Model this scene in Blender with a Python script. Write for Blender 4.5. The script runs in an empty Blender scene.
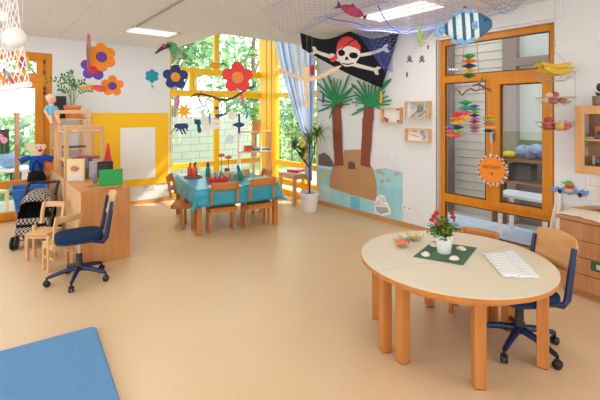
import bpy, bmesh, math, random
from mathutils import Vector, Matrix, Euler
random.seed(7)
PI = math.pi
scene = bpy.context.scene
COL = scene.collection

# ------------------------------------------------------------------ camera
EYE = 1.6
YAW = math.atan(314 / 400)
FWD = Vector((math.sin(YAW), math.cos(YAW), 0)); RGT = Vector((math.cos(YAW), -math.sin(YAW), 0))
cam = bpy.data.cameras.new('camera'); cam.sensor_width = 36; cam.lens = 24
cam.shift_y = -87 / 600; cam.clip_start = 0.05; cam.clip_end = 200
camo = bpy.data.objects.new('camera', cam); COL.objects.link(camo)
camo.location = (0, 0, EYE); camo.rotation_euler = (PI / 2, 0, -YAW)
scene.camera = camo

def ray(px, py):
    return FWD + RGT * ((px - 300) / 400) + Vector((0, 0, (113 - py) / 400))
def atd(px, py, d):            # a point at a given distance along the view
    return Vector((0, 0, EYE)) + ray(px, py) * d
def atx(px, py, x):            # the point on the plane X = x
    r = ray(px, py); return Vector((0, 0, EYE)) + r * (x / r.x)
def aty(px, py, y):
    r = ray(px, py); return Vector((0, 0, EYE)) + r * (y / r.y)
def proj(p):
    p = Vector(p) - Vector((0, 0, EYE)); d = p.dot(FWD)
    return 300 + 400 * p.dot(RGT) / d, 113 - 400 * p.z / d

# ------------------------------------------------------------------ materials
def srgb(c):
    if isinstance(c, str):
        c = c.lstrip('#'); c = [int(c[i:i + 2], 16) / 255 for i in (0, 2, 4)]
    return tuple(((v / 12.92) if v <= 0.04045 else ((v + 0.055) / 1.055) ** 2.4) for v in c) + (1,)
MATS = {}
def mat(name, c, rough=0.5, var=0.06, scale=12, metal=0, spec=0.5, bump=0, trans=0, stretch=None, sheen=0):
    """plain surface with a little procedural mottling"""
    if name in MATS: return MATS[name]
    m = bpy.data.materials.new(name); m.use_nodes = True; nt = m.node_tree; b = nt.nodes['Principled BSDF']
    rgb = srgb(c)
    b.inputs['Roughness'].default_value = rough; b.inputs['Metallic'].default_value = metal
    b.inputs['Specular IOR Level'].default_value = spec
    tc = nt.nodes.new('ShaderNodeTexCoord'); mp = nt.nodes.new('ShaderNodeMapping')
    nt.links.new(tc.outputs['Object'], mp.inputs['Vector'])
    if stretch: mp.inputs['Scale'].default_value = stretch
    no = nt.nodes.new('ShaderNodeTexNoise'); no.inputs['Scale'].default_value = scale; no.inputs['Detail'].default_value = 4
    nt.links.new(mp.outputs['Vector'], no.inputs['Vector'])
    ra = nt.nodes.new('ShaderNodeValToRGB')
    ra.color_ramp.elements[0].position = 0.3; ra.color_ramp.elements[1].position = 0.7
    ra.color_ramp.elements[0].color = tuple(v * (1 - var) for v in rgb[:3]) + (1,)
    ra.color_ramp.elements[1].color = tuple(min(1, v * (1 + var)) for v in rgb[:3]) + (1,)
    nt.links.new(no.outputs['Fac'], ra.inputs['Fac']); nt.links.new(ra.outputs['Color'], b.inputs['Base Color'])
    if bump:
        bp = nt.nodes.new('ShaderNodeBump'); bp.inputs['Strength'].default_value = bump; bp.inputs['Distance'].default_value = 0.004
        nt.links.new(no.outputs['Fac'], bp.inputs['Height']); nt.links.new(bp.outputs['Normal'], b.inputs['Normal'])
    if trans:
        t = nt.nodes.new('ShaderNodeBsdfTranslucent'); nt.links.new(ra.outputs['Color'], t.inputs['Color'])
        mx = nt.nodes.new('ShaderNodeMixShader'); mx.inputs[0].default_value = trans
        out = nt.nodes['Material Output']
        nt.links.new(b.outputs[0], mx.inputs[1]); nt.links.new(t.outputs[0], mx.inputs[2]); nt.links.new(mx.outputs[0], out.inputs['Surface'])
    MATS[name] = m; return m
def wood(name, c, c2, axis='Z', rough=0.45, scale=9, spec=0.4):
    if name in MATS: return MATS[name]
    m = bpy.data.materials.new(name); m.use_nodes = True; nt = m.node_tree; b = nt.nodes['Principled BSDF']
    b.inputs['Roughness'].default_value = rough; b.inputs['Specular IOR Level'].default_value = spec
    tc = nt.nodes.new('ShaderNodeTexCoord'); mp = nt.nodes.new('ShaderNodeMapping')
    s = [scale] * 3; s['XYZ'.index(axis)] = scale * 0.09
    mp.inputs['Scale'].default_value = s
    nt.links.new(tc.outputs['Object'], mp.inputs['Vector'])
    no = nt.nodes.new('ShaderNodeTexNoise'); no.inputs['Scale'].default_value = 1.6; no.inputs['Detail'].default_value = 6; no.inputs['Distortion'].default_value = 1.2
    nt.links.new(mp.outputs['Vector'], no.inputs['Vector'])
    ra = nt.nodes.new('ShaderNodeValToRGB'); ra.color_ramp.elements[0].position = 0.3; ra.color_ramp.elements[1].position = 0.72
    ra.color_ramp.elements[0].color = srgb(c2); ra.color_ramp.elements[1].color = srgb(c)
    nt.links.new(no.outputs['Fac'], ra.inputs['Fac']); nt.links.new(ra.outputs['Color'], b.inputs['Base Color'])
    MATS[name] = m; return m
def glass(name, tint=(1, 1, 1), refl=1.0, rough=0.0):
    if name in MATS: return MATS[name]
    m = bpy.data.materials.new(name); m.use_nodes = True; nt = m.node_tree
    for n in list(nt.nodes): nt.nodes.remove(n)
    out = nt.nodes.new('ShaderNodeOutputMaterial'); t = nt.nodes.new('ShaderNodeBsdfTransparent'); g = nt.nodes.new('ShaderNodeBsdfGlossy')
    t.inputs['Color'].default_value = tuple(tint) + (1,); g.inputs['Roughness'].default_value = rough
    f = nt.nodes.new('ShaderNodeLayerWeight'); pw = nt.nodes.new('ShaderNodeMath'); pw.operation = 'POWER'; pw.inputs[1].default_value = 4
    nt.links.new(f.outputs['Facing'], pw.inputs[0])
    mu = nt.nodes.new('ShaderNodeMath'); mu.operation = 'MULTIPLY_ADD'; mu.inputs[1].default_value = .55 * refl; mu.inputs[2].default_value = .03 * refl
    mx = nt.nodes.new('ShaderNodeMixShader')
    nt.links.new(pw.outputs[0], mu.inputs[0]); nt.links.new(mu.outputs[0], mx.inputs[0])
    nt.links.new(t.outputs[0], mx.inputs[1]); nt.links.new(g.outputs[0], mx.inputs[2]); nt.links.new(mx.outputs[0], out.inputs['Surface'])
    MATS[name] = m; return m
def emit(name, c, s):
    m = bpy.data.materials.new(name); m.use_nodes = True; nt = m.node_tree; b = nt.nodes['Principled BSDF']
    b.inputs['Base Color'].default_value = srgb(c); b.inputs['Emission Color'].default_value = srgb(c); b.inputs['Emission Strength'].default_value = s
    MATS[name] = m; return m
def floor_mat():
    m = bpy.data.materials.new('linoleum'); m.use_nodes = True; nt = m.node_tree; b = nt.nodes['Principled BSDF']
    tc = nt.nodes.new('ShaderNodeTexCoord')
    n1 = nt.nodes.new('ShaderNodeTexNoise'); n1.inputs['Scale'].default_value = 120; n1.inputs['Detail'].default_value = 5
    n2 = nt.nodes.new('ShaderNodeTexNoise'); n2.inputs['Scale'].default_value = 1.1; n2.inputs['Detail'].default_value = 3
    for n in (n1, n2): nt.links.new(tc.outputs['Object'], n.inputs['Vector'])
    r1 = nt.nodes.new('ShaderNodeValToRGB'); e = r1.color_ramp.elements
    e[0].position = 0.33; e[0].color = srgb('#d9b68a'); e[1].position = 0.66; e[1].color = srgb('#eccfa8')
    k = e.new(0.48); k.color = srgb('#e4c49a')
    nt.links.new(n1.outputs['Fac'], r1.inputs['Fac'])
    mx = nt.nodes.new('ShaderNodeMixRGB'); mx.blend_type = 'MULTIPLY'; mx.inputs[0].default_value = 0.12
    nt.links.new(r1.outputs['Color'], mx.inputs[1]); nt.links.new(n2.outputs['Fac'], mx.inputs[2])
    r3 = nt.nodes.new('ShaderNodeMapRange'); r3.inputs[3].default_value = 0.29; r3.inputs[4].default_value = 0.35
    nt.links.new(n2.outputs['Fac'], r3.inputs[0]); nt.links.new(r3.outputs[0], b.inputs['Roughness'])
    nt.links.new(mx.outputs['Color'], b.inputs['Base Color']); b.inputs['Specular IOR Level'].default_value = 0.5
    return m
def ceiling_mat():
    m = bpy.data.materials.new('acoustic_panel'); m.use_nodes = True; nt = m.node_tree; b = nt.nodes['Principled BSDF']
    tc = nt.nodes.new('ShaderNodeTexCoord')
    n1 = nt.nodes.new('ShaderNodeTexNoise'); n1.inputs['Scale'].default_value = 75; n1.inputs['Detail'].default_value = 6; n1.inputs['Roughness'].default_value = 0.7
    nt.links.new(tc.outputs['Object'], n1.inputs['Vector'])
    r1 = nt.nodes.new('ShaderNodeValToRGB'); e = r1.color_ramp.elements
    e[0].position = 0.32; e[0].color = srgb('#cdcdd1'); e[1].position = 0.62; e[1].color = srgb('#f4f5f8')
    nt.links.new(n1.outputs['Fac'], r1.inputs['Fac']); nt.links.new(r1.outputs['Color'], b.inputs['Base Color'])
    b.inputs['Roughness'].default_value = 0.95; b.inputs['Specular IOR Level'].default_value = 0.1
    bp = nt.nodes.new('ShaderNodeBump'); bp.inputs['Strength'].default_value = 0.3; bp.inputs['Distance'].default_value = 0.006
    nt.links.new(n1.outputs['Fac'], bp.inputs['Height']); nt.links.new(bp.outputs['Normal'], b.inputs['Normal'])
    return m
def block_mat(name, c, c2, sx, sz, mortar=0.012):
    m = bpy.data.materials.new(name); m.use_nodes = True; nt = m.node_tree; b = nt.nodes['Principled BSDF']
    tc = nt.nodes.new('ShaderNodeTexCoord'); sp = nt.nodes.new('ShaderNodeSeparateXYZ'); cb = nt.nodes.new('ShaderNodeCombineXYZ')
    nt.links.new(tc.outputs['Object'], sp.inputs[0])
    ad = nt.nodes.new('ShaderNodeMath'); nt.links.new(sp.outputs[0], ad.inputs[0]); nt.links.new(sp.outputs[1], ad.inputs[1])
    nt.links.new(ad.outputs[0], cb.inputs[0]); nt.links.new(sp.outputs[2], cb.inputs[1])
    br = nt.nodes.new('ShaderNodeTexBrick'); br.inputs['Scale'].default_value = 1; br.inputs['Brick Width'].default_value = sx; br.inputs['Row Height'].default_value = sz
    br.inputs['Mortar Size'].default_value = mortar; br.inputs['Color1'].default_value = srgb(c); br.inputs['Color2'].default_value = srgb(c); br.inputs['Mortar'].default_value = srgb(c2)
    nt.links.new(cb.outputs[0], br.inputs['Vector']); nt.links.new(br.outputs['Color'], b.inputs['Base Color']); b.inputs['Roughness'].default_value = 0.8
    return m

WALL = mat('white_plaster', '#e2e3e5', 0.85, 0.012, 30, spec=0.2, bump=0.15)
WALLW = mat('white_paint', '#e9eaec', 0.6, 0.01, 10)
FLOOR = floor_mat(); CEIL = ceiling_mat()
BEECH = wood('beech', '#d6a26c', '#c58d55')
BEECHX = wood('beech_across', '#d6a26c', '#c58d55', 'X')
BEECHL = wood('light_beech', '#e2bb8a', '#d3a570')
BEECHLX = wood('light_beech_across', '#e2bb8a', '#d3a570', 'X')
OAK = wood('orange_beech', '#cc8646', '#b87234', rough=0.4)
OAKX = wood('orange_beech_across', '#cc8646', '#b87234', 'X', rough=0.4)
PANEL = wood('cabinet_beech', '#d09156', '#bf7f45', rough=0.4, scale=7)
FRONT = wood('drawer_veneer', '#c58f62', '#b0784c', 'Z', rough=0.45, scale=14)
BASEB = wood('baseboard_wood', '#cf9a66', '#bd8650', 'X')
ORANGEF = wood('orange_window_wood', '#d98a06', '#c97a04', 'Z', rough=0.35, scale=5)
YELLOWF = mat('yellow_window_paint', '#fdca1e', 0.35, 0.03, 4)
YELLOW = mat('yellow_board_paint', '#fcc500', 0.6, 0.02, 5)
GLASS = glass('window_glass'); GLASSC = glass('clear_vessel', (0.97, 0.98, 0.98), 1.6)
TABLETOP = mat('cream_laminate', '#e3d8c0', 0.32, 0.012, 20)
NAVY = mat('navy_metal', '#14244f', 0.4, 0.04, 10)
NAVYF = mat('navy_fabric', '#1e3350', 0.9, 0.12, 120, spec=0.1, bump=0.2)
BLACK = mat('black_plastic', '#1c1a1b', 0.45, 0.1, 20)
BLACKF = mat('black_fabric', '#1d1c20', 0.9, 0.2, 60, spec=0.15)
CHROME = mat('chrome', '#c9c9cb', 0.22, 0.02, 10, metal=1)
STEEL = mat('grey_metal', '#a9abae', 0.35, 0.03, 10, metal=0.8)
WHITEP = mat('white_plastic', '#f0eeea', 0.4, 0.01, 10)
WHITEC = mat('white_paper', '#f1efec', 0.8, 0.02, 20)
TURQ = mat('turquoise_oilcloth', '#2fa3bd', 0.28, 0.03, 6)
GREENL = mat('leaf_green', '#3c7a2c', 0.5, 0.25, 30, trans=0.25)
GREEND = mat('dark_leaf', '#5f8444', 0.45, 0.25, 40, trans=0.2)
GREENP = mat('palm_paper', '#1f8a55', 0.7, 0.06, 30)
BROWNP = mat('brown_paper', '#8a4632', 0.75, 0.06, 30)
KRAFT = mat('kraft_paper', '#b98a5c', 0.75, 0.05, 8)
SEA = mat('sea_paper', '#9fd0d6', 0.6, 0.1, 3)
SEAD = mat('deep_sea_paper', '#6fb9cf', 0.6, 0.08, 4)
TERRA = mat('terracotta', '#d98450', 0.7, 0.06, 20)
RED = mat('red_card', '#d8322f', 0.6, 0.06, 20)
ORANGE = mat('orange_card', '#f08a12', 0.6, 0.04, 20)
VIOLET = mat('violet_card', '#5d3fa0', 0.7, 0.1, 40)
DKBLUE = mat('dark_blue_card', '#22366e', 0.7, 0.06, 20)
SKYB = mat('sky_blue_card', '#1d97c4', 0.7, 0.06, 20)
PINK = mat('pink_card', '#e0617a', 0.7, 0.08, 20)
GREENC = mat('green_card', '#22a04c', 0.55, 0.05, 20)
GOLD = mat('golden_card', '#e3a72a', 0.7, 0.2, 60)
THREAD = mat('thread', '#d8d4cf', 0.7, 0.01, 5)
DIRT = mat('potting_soil', '#2f241c', 0.95, 0.3, 60)
BARK = mat('bark', '#5a4438', 0.9, 0.3, 40, bump=0.4)
NETB = mat('lavender_net', '#9ba3d8', 0.8, 0.05, 30)
NETD = mat('blue_net', '#4b5fb4', 0.8, 0.05, 30)
NETW = mat('white_net', '#f2efee', 0.8, 0.02, 30)

# ------------------------------------------------------------------ mesh builder
class MB:
    def __init__(s): s.bm = bmesh.new(); s.mi = 0
    def _f(s, vs):
        try:
            f = s.bm.faces.new(vs); f.material_index = s.mi; return f
        except ValueError: return None
    def v(s, p): return s.bm.verts.new(p)
    def box(s, a, b, M=None):
        x0, y0, z0 = a; x1, y1, z1 = b
        ps = [(x0, y0, z0), (x1, y0, z0), (x1, y1, z0), (x0, y1, z0), (x0, y0, z1), (x1, y0, z1), (x1, y1, z1), (x0, y1, z1)]
        vs = [s.v((M @ Vector(p)) if M else p) for p in ps]
        for q in ((0, 3, 2, 1), (4, 5, 6, 7), (0, 1, 5, 4), (1, 2, 6, 5), (2, 3, 7, 6), (3, 0, 4, 7)): s._f([vs[i] for i in q])
        return s
    def rings(s, rings, cap=True, closed=False):
        n = len(rings[0]); R = [[s.v(p) for p in r] for r in rings]
        m = len(R)
        for i in range(m if closed else m - 1):
            A, B = R[i], R[(i + 1) % m]
            for j in range(n): s._f([A[j], A[(j + 1) % n], B[(j + 1) % n], B[j]])
        if cap and not closed:
            s._f(R[0][::-1]); s._f(R[-1])
        return s
    def tube(s, pts, r, seg=8, closed=False, flat=1.0):
        pts = [Vector(p) for p in pts]; n = len(pts)
        rs = r if isinstance(r, (list, tuple)) else [r] * n
        rings = []; up = None
        for i, p in enumerate(pts):
            a = pts[(i - 1) % n] if (closed or i > 0) else p; b = pts[(i + 1) % n] if (closed or i < n - 1) else p
            t = (b - a)
            if t.length < 1e-9: t = Vector((0, 0, 1))
            t.normalize()
            if up is None:
                up = Vector((0, 0, 1)) if abs(t.z) < 0.9 else Vector((1, 0, 0))
            u = up - t * up.dot(t)
            if u.length < 1e-6: u = t.orthogonal()
            u.normalize(); w = t.cross(u); up = u
            rings.append([p + (u * math.cos(2 * PI * k / seg) * flat + w * math.sin(2 * PI * k / seg)) * rs[i] for k in range(seg)])
        return s.rings(rings, True, closed)
    def lathe(s, prof, c=(0, 0, 0), seg=24, M=None):
        rings = []
        for r, z in prof:
            ring = []
            for k in range(seg):
                p = Vector((max(r, 1e-4) * math.cos(2 * PI * k / seg), max(r, 1e-4) * math.sin(2 * PI * k / seg), z))
                if M: p = M @ p
                ring.append(p + Vector(c))
            rings.append(ring)
        return s.rings(rings)
    def ell(s, c, r, seg=14, M=None):
        r = (r, r, r) if not isinstance(r, (tuple, list)) else r
        rings = []
        n = max(5, seg // 2)
        for i in range(n + 1):
            a = -PI / 2 + PI * i / n; cr = max(math.cos(a), 0.02)
            ring = []
            for k in range(seg):
                p = Vector((r[0] * cr * math.cos(2 * PI * k / seg), r[1] * cr * math.sin(2 * PI * k / seg), r[2] * math.sin(a)))
                if M: p = M @ p
                ring.append(p + Vector(c))
            rings.append(ring)
        return s.rings(rings)
    def prism(s, poly, z0, z1, M=None):
        lo = [Vector((x, y, z0)) for x, y in poly]; hi = [Vector((x, y, z1)) for x, y in poly]
        if M: lo = [M @ p for p in lo]; hi = [M @ p for p in hi]
        A = [s.v(p) for p in lo]; B = [s.v(p) for p in hi]; n = len(A)
        s._f(A[::-1]); s._f(B)
        for j in range(n): s._f([A[j], A[(j + 1) % n], B[(j + 1) % n], B[j]])
        return s
    def slab(s, pts, off):           # a flat polygon of 3-D points given a thickness vector
        off = Vector(off); A = [s.v(Vector(p)) for p in pts]; B = [s.v(Vector(p) + off) for p in pts]; n = len(A)
        s._f(A[::-1]); s._f(B)
        for j in range(n): s._f([A[j], A[(j + 1) % n], B[(j + 1) % n], B[j]])
        return s
    def grid(s, fn, nu, nv, mfn=None):
        V = [[s.v(fn(i / nu, j / nv)) for j in range(nv + 1)] for i in range(nu + 1)]
        for i in range(nu):
            for j in range(nv):
                if mfn: s.mi = mfn(i, j)
                s._f([V[i][j], V[i + 1][j], V[i + 1][j + 1], V[i][j + 1]])
        return s
    def quad(s, a, b, c, d): s._f([s.v(a), s.v(b), s.v(c), s.v(d)]); return s
    def build(s, name, mats, parent=None, smooth=False, bev=0, solid=0, subd=0, recalc=True):
        if recalc: bmesh.ops.recalc_face_normals(s.bm, faces=s.bm.faces)
        me = bpy.data.meshes.new(name); s.bm.to_mesh(me); s.bm.free()
        for m in (mats if isinstance(mats, (list, tuple)) else [mats]): me.materials.append(m)
        if smooth:
            me.polygons.foreach_set('use_smooth', [True] * len(me.polygons))
            try: me.set_sharp_from_angle(angle=math.radians(42))
            except Exception: pass
        o = bpy.data.objects.new(name, me); COL.objects.link(o)
        if parent: o.parent = parent
        if subd:
            md = o.modifiers.new('s', 'SUBSURF'); md.levels = md.render_levels = subd
        if solid:
            md = o.modifiers.new('t', 'SOLIDIFY'); md.thickness = solid; md.offset = 0
        if bev:
            md = o.modifiers.new('b', 'BEVEL'); md.width = bev; md.segments = 2; md.limit_method = 'ANGLE'; md.angle_limit = math.radians(40)
        return o
def tag(o, label, cat, group=None, kind=None):
    o['label'] = label; o['category'] = cat
    if group: o['group'] = group
    if kind: o['kind'] = kind
    return o
def thing(name, label, cat, loc=(0, 0, 0), rz=0, group=None):
    o = bpy.data.objects.new(name, None); COL.objects.link(o); o.empty_display_size = 0.05
    o.location = loc; o.rotation_euler = (0, 0, rz)
    return tag(o, label, cat, group)
def struct(o, label=None):
    o['kind'] = 'structure'
    if label: o['label'] = label
    return o
def sroot(name, label=None):
    o = bpy.data.objects.new(name, None); COL.objects.link(o); o['kind'] = 'structure'
    if label: o['label'] = label
    return o
def copy_tree(o, parent=None):
    c = o.copy(); COL.objects.link(c)
    if parent: c.parent = parent
    for ch in list(o.children): copy_tree(ch, c)
    return c
def relabel(o, label, loc=None, rz=None, group=None):
    o['label'] = label
    if loc is not None: o.location = loc
    if rz is not None: o.rotation_euler = (0, 0, rz)
    if group: o['group'] = group
    return o
CEILZ = 2.765
def thread(parent, p_local, length, r=0.0006):
    p = Vector(p_local)
    return MB().tube([p, p + Vector((0, 0, length))], r, 5).build('hanging_cord', THREAD, parent)
def face_cam(loc, dev=0):            # turn about Z so that local -Y looks at the viewer's side of the room
    return math.atan2(loc[1], loc[0]) - PI / 2 + dev
# ================================================================== ROOM
XR, YB = 4.62, 7.26
struct(MB().box((-3.2, -4.2, -0.1), (XR + 0.1, YB + 0.1, 0)).build('floor', FLOOR))
fl = MB()
for a, b in (((-0.2, 3.3), (4.6, 4.9)),):
    pass
# thin weld seams of the linoleum sheets
sm_ = MB(); sm_.box((0.62, 3.2495, 0.0), (XR - 0.02, 3.2525, 0.0005)); sm_.box((-3.1, 5.6, 0), (XR - 0.1, 5.603, 0.0005))
struct(sm_.build('trim_1', mat('floor_seam', '#d2ad80', 0.4)), 'floor seams')
c = MB(); c.box((-3.2, -4.2, CEILZ), (2.69, YB + 0.1, CEILZ + 0.12)); c.box((2.69, -4.2, CEILZ), (XR + 0.3, 5.36, CEILZ + 0.12))
struct(c.build('ceiling', CEIL))
# shaft above the cut-out over the glazed corner
c = MB(); c.box((2.57, 5.36, CEILZ + 0.12), (2.69, YB + 0.2, 3.7)); c.box((2.69, 5.24, CEILZ + 0.12), (XR + 0.3, 5.36, 3.7))
c.box((2.5, 5.2, 3.7), (XR + 0.4, YB + 0.3, 3.8))
struct(c.build('ceiling_shaft', WALL))
c = MB()
for x in (0.2, 0.9, 1.585, 2.27):
    c.box((x - 0.012, -4.2, CEILZ - 0.003), (x + 0.012, YB, CEILZ))
for x in (2.97, 3.67, 4.37): c.box((x - 0.012, -4.2, CEILZ - 0.003), (x + 0.012, 5.35, CEILZ))
struct(c.build('trim_2', mat('ceiling_strip', '#e3dcd3', 0.7)), 'pale strips between the ceiling panels')
c = MB(); c.box((1.565, -2.0, CEILZ - 0.012), (1.60, 5.55, CEILZ - 0.0035))
struct(c.build('trim_3', mat('ceiling_rail', '#a39d98', 0.5)), 'grey ceiling rail')

def wall_with_holes(name, axis, pos, thick, a0, a1, z0, z1, holes):
    """axis 'x': wall in a plane X=pos..pos+thick running along Y; 'y' likewise"""
    m = MB(); xs = sorted({a0, a1, *[h[0] for h in holes], *[h[1] for h in holes]}); zs = sorted({z0, z1, *[h[2] for h in holes], *[h[3] for h in holes]})
    xs = [x for x in xs if a0 <= x <= a1]; zs = [z for z in zs if z0 <= z <= z1]
    for i in range(len(xs) - 1):
        for j in range(len(zs) - 1):
            cx, cz = (xs[i] + xs[i + 1]) / 2, (zs[j] + zs[j + 1]) / 2
            if any(h[0] < cx < h[1] and h[2] < cz < h[3] for h in holes): continue
            if axis == 'y': m.box((xs[i], pos, zs[j]), (xs[i + 1], pos + thick, zs[j + 1]))
            else: m.box((pos, xs[i], zs[j]), (pos + thick, xs[i + 1], zs[j + 1]))
    bmesh.ops.remove_doubles(m.bm, verts=m.bm.verts, dist=1e-5)
    return struct(m.build(name, WALL))
wall_with_holes('wall_back', 'y', YB, 0.22, -3.2, XR + 0.3, 0, 3.7, [(-1.0, 0.81, 0, 2.52), (2.66, XR + 0.3, 0, 3.62)])
wall_with_holes('wall_right', 'x', XR, 0.24, -4.2, YB, 0, 3.7, [(1.63, 3.0, 0.02, 2.545), (5.38, YB, 0, 3.62)])
wall_with_holes('wall_left', 'x', -3.4, 0.2, -4.2, YB, 0, CEILZ, [(-3.4, -0.6, 0.5, 2.6), (0, 3.0, 0.5, 2.6), (3.4, 6.6, 0.5, 2.6)])
wall_with_holes('wall_front', 'y', -4.4, 0.2, -3.2, XR, 0, CEILZ, [(-2.8, 0.5, 0.4, 2.65), (0.9, 4.3, 0.4, 2.65)])
# lintel box above the orange window
struct(MB().box((XR - 0.035, 1.56, 2.57), (XR, 3.09, CEILZ)).build('trim_4', WALL), 'white lintel box over the orange window')
# baseboards
b = MB(); b.box((0.81, YB - 0.016, 0), (2.66, YB, 0.07)); struct(b.build('baseboard_back', BASEB, bev=0.003))
BASEBY = wood('baseboard_wood_side', '#cf9a66', '#bd8650', 'Y')
b = MB(); b.box((XR - 0.016, 3.02, 0), (XR, 5.38, 0.07)); b.box((XR - 0.016, -4.2, 0), (XR, 1.62, 0.07)); struct(b.build('baseboard_right', BASEBY, bev=0.003))

# ---- tall yellow corner windows
def bars(name, m, boxes, parent, bev=0.004):
    q = MB()
    for i, (a, b_) in enumerate(boxes):
        e = .0005 * i; q.box([v + e for v in a], [v - e for v in b_])
    return q.build(name, m, parent, bev=bev)
w1 = sroot('window_1', 'tall yellow framed window in the back wall beside the yellow board')
y0, y1 = YB + 0.02, YB + 0.10
B = []
B += [((2.66, y0, 0), (2.70, y1, 3.62)), ((3.56, y0, 0), (3.67, y1, 1.92)), ((3.56, y0, 2.46), (3.67, y1, 3.62))]
B += [((2.66, y0, 0.02), (4.66, y1, 0.12)), ((2.66, y0, 0.55), (4.66, y1, 0.65)), ((2.66, y0, 1.91), (4.66, y1, 2.01)), ((2.66, y0, 2.37), (4.66, y1, 2.47)), ((2.66, y0, 3.54), (4.66, y1, 3.62))]
bars('frame', YELLOWF, B, w1)
bars('sash', YELLOWF, [((3.04, y0 - 0.02, 2.0), (3.11, y1 - 0.02, 2.38)), ((3.12, y0 - 0.02, 2.0), (3.19, y1 - 0.02, 2.38)), ((3.12, y0 - 0.02, 2.0), (4.66, y1 - 0.02, 2.045)), ((3.12, y0 - 0.02, 2.335), (4.66, y1 - 0.02, 2.38)), ((2.7, y0 - 0.02, 2.0), (3.11, y1 - 0.02, 2.03))], w1)
q = MB(); q.box((3.125, y0 - 0.045, 2.13), (3.155, y0 - 0.02, 2.25)); q.tube([(3.14, y0 - 0.05, 2.19), (3.14, y0 - 0.06, 2.10)], 0.009, 8)
q.build('window_handle', WHITEP, w1, bev=0.003)
GY = YB + 0.06
for a, b_, z0, z1 in ((2.70, 3.56, 0.12, 0.55), (3.67, 4.66, 0.12, 0.55), (2.70, 3.56, 0.65, 1.91), (3.67, 4.66, 0.65, 1.91), (2.70, 3.04, 2.03, 2.37), (3.19, 4.66, 2.045, 2.335), (2.70, 3.56, 2.47, 3.54), (3.67, 4.66, 2.47, 3.54)):
    MB().box((a, GY - 0.006, z0), (b_, GY + 0.006, z1)).build('pane', GLASS, w1)
w2 = sroot('window_2', 'tall yellow framed window round the corner, half behind the striped curtain')
x0, x1 = XR + 0.02, XR + 0.10
B = [((x0, 5.78, 0), (x1, 5.88, 3.62)), ((x0, 5.38, 0), (x1, 5.44, 3.62))]
for z in ((0.18, 0.30), (0.55, 0.66), (1.91, 2.01), (2.37, 2.47), (3.54, 3.62)): B.append(((x0, 5.38, z[0]), (x1, 6.72, z[1])))
B.append(((x0, 5.38, 0), (x1, 6.72, 0.10)))
bars('frame', YELLOWF, B, w2)
GX = XR + 0.06
for a, b_ in ((5.44, 5.78), (5.88, 6.72)):
    for z0, z1 in ((0.30, 0.55), (0.66, 1.91), (2.01, 2.37), (2.47, 3.54)):
        MB().box((GX - 0.006, a, z0), (GX + 0.006, b_, z1)).build('pane', GLASS, w2)
B = [((4.66, YB + 0.0, 0), (4.80, YB + 0.12, 3.62)), ((XR, 6.86, 0), (4.76, YB + 0.04, 3.62)), ((XR + 0.015, 6.72, 0), (4.74, 6.86, 3.62)), ((XR - 0.015, 7.02, 0), (XR, 7.12, 3.62))]
struct(bars('window_post_corner', YELLOWF, B, None))

# ---- orange window over the round table
w3 = sroot('window_3', 'orange timber window with a transom above and two casements')
xa, xb = 4.69, 4.77
def rw(yA, yB, z0, z1, pr=0.0): return ((xa - pr, min(yA, yB), z0), (xb, max(yA, yB), z1))
B = [rw(3.0, 2.93, 0.02, 2.545), rw(1.70, 1.63, 0.02, 2.545), rw(3.0, 1.63, 2.47, 2.545), rw(3.0, 1.63, 1.985, 2.08), rw(3.0, 1.63, 0.45, 0.56), rw(3.0, 1.63, 0.02, 0.12), rw(2.39, 2.27, 0.5, 2.0)]
bars('frame', ORANGEF, B, w3, 0.006)
bars('sash', ORANGEF, [rw(2.33, 2.215, 0.5, 2.03, .02), rw(1.765, 1.66, 0.5, 2.03, .02), rw(2.33, 1.66, 1.93, 2.03, .02), rw(2.33, 1.66, 0.50, 0.57, .02)], w3, 0.006)
for a, b_, z0, z1 in ((2.93, 1.70, 2.08, 2.47), (2.93, 2.39, 0.56, 1.985), (2.215, 1.765, 0.57, 1.93), (2.93, 1.70, 0.12, 0.45)):
    MB().box((4.725, b_, z0), (4.737, a, z1)).build('pane', GLASS, w3)
q = MB()
for a, b_, z0, z1 in ((2.93, 1.70, 2.08, 2.47), (2.93, 2.39, 0.56, 1.985), (2.215, 1.765, 0.57, 1.93), (2.93, 1.70, 0.12, 0.45)):
    for bx in (((4.70, b_, z0), (4.724, a, z0 + .011)), ((4.70, b_, z1 - .011), (4.724, a, z1)), ((4.701, b_, z0 + .011), (4.7235, b_ + .011, z1 - .011)), ((4.701, a - .011, z0 + .011), (4.7235, a, z1 - .011))): q.box(*bx)
q.build('gasket', mat('dark_gasket', '#4a3a30', .6), w3)
q = MB(); q.box((xa - 0.045, 2.27, 1.28), (xa - 0.018, 2.305, 1.40)); q.tube([(xa - 0.045, 2.288, 1.36), (xa - 0.07, 2.288, 1.36), (xa - 0.072, 2.288, 1.25)], 0.011, 8)
q.build('window_handle', STEEL, w3, smooth=True)
# plaster reveal
struct(MB().box((XR + 0.0, 2.985, 0.02), (4.69, 3.01, 2.55)).build('trim_5', mat('beige_reveal', '#d3bfae', 0.8)), 'beige reveal at the far side of the orange window')

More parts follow.
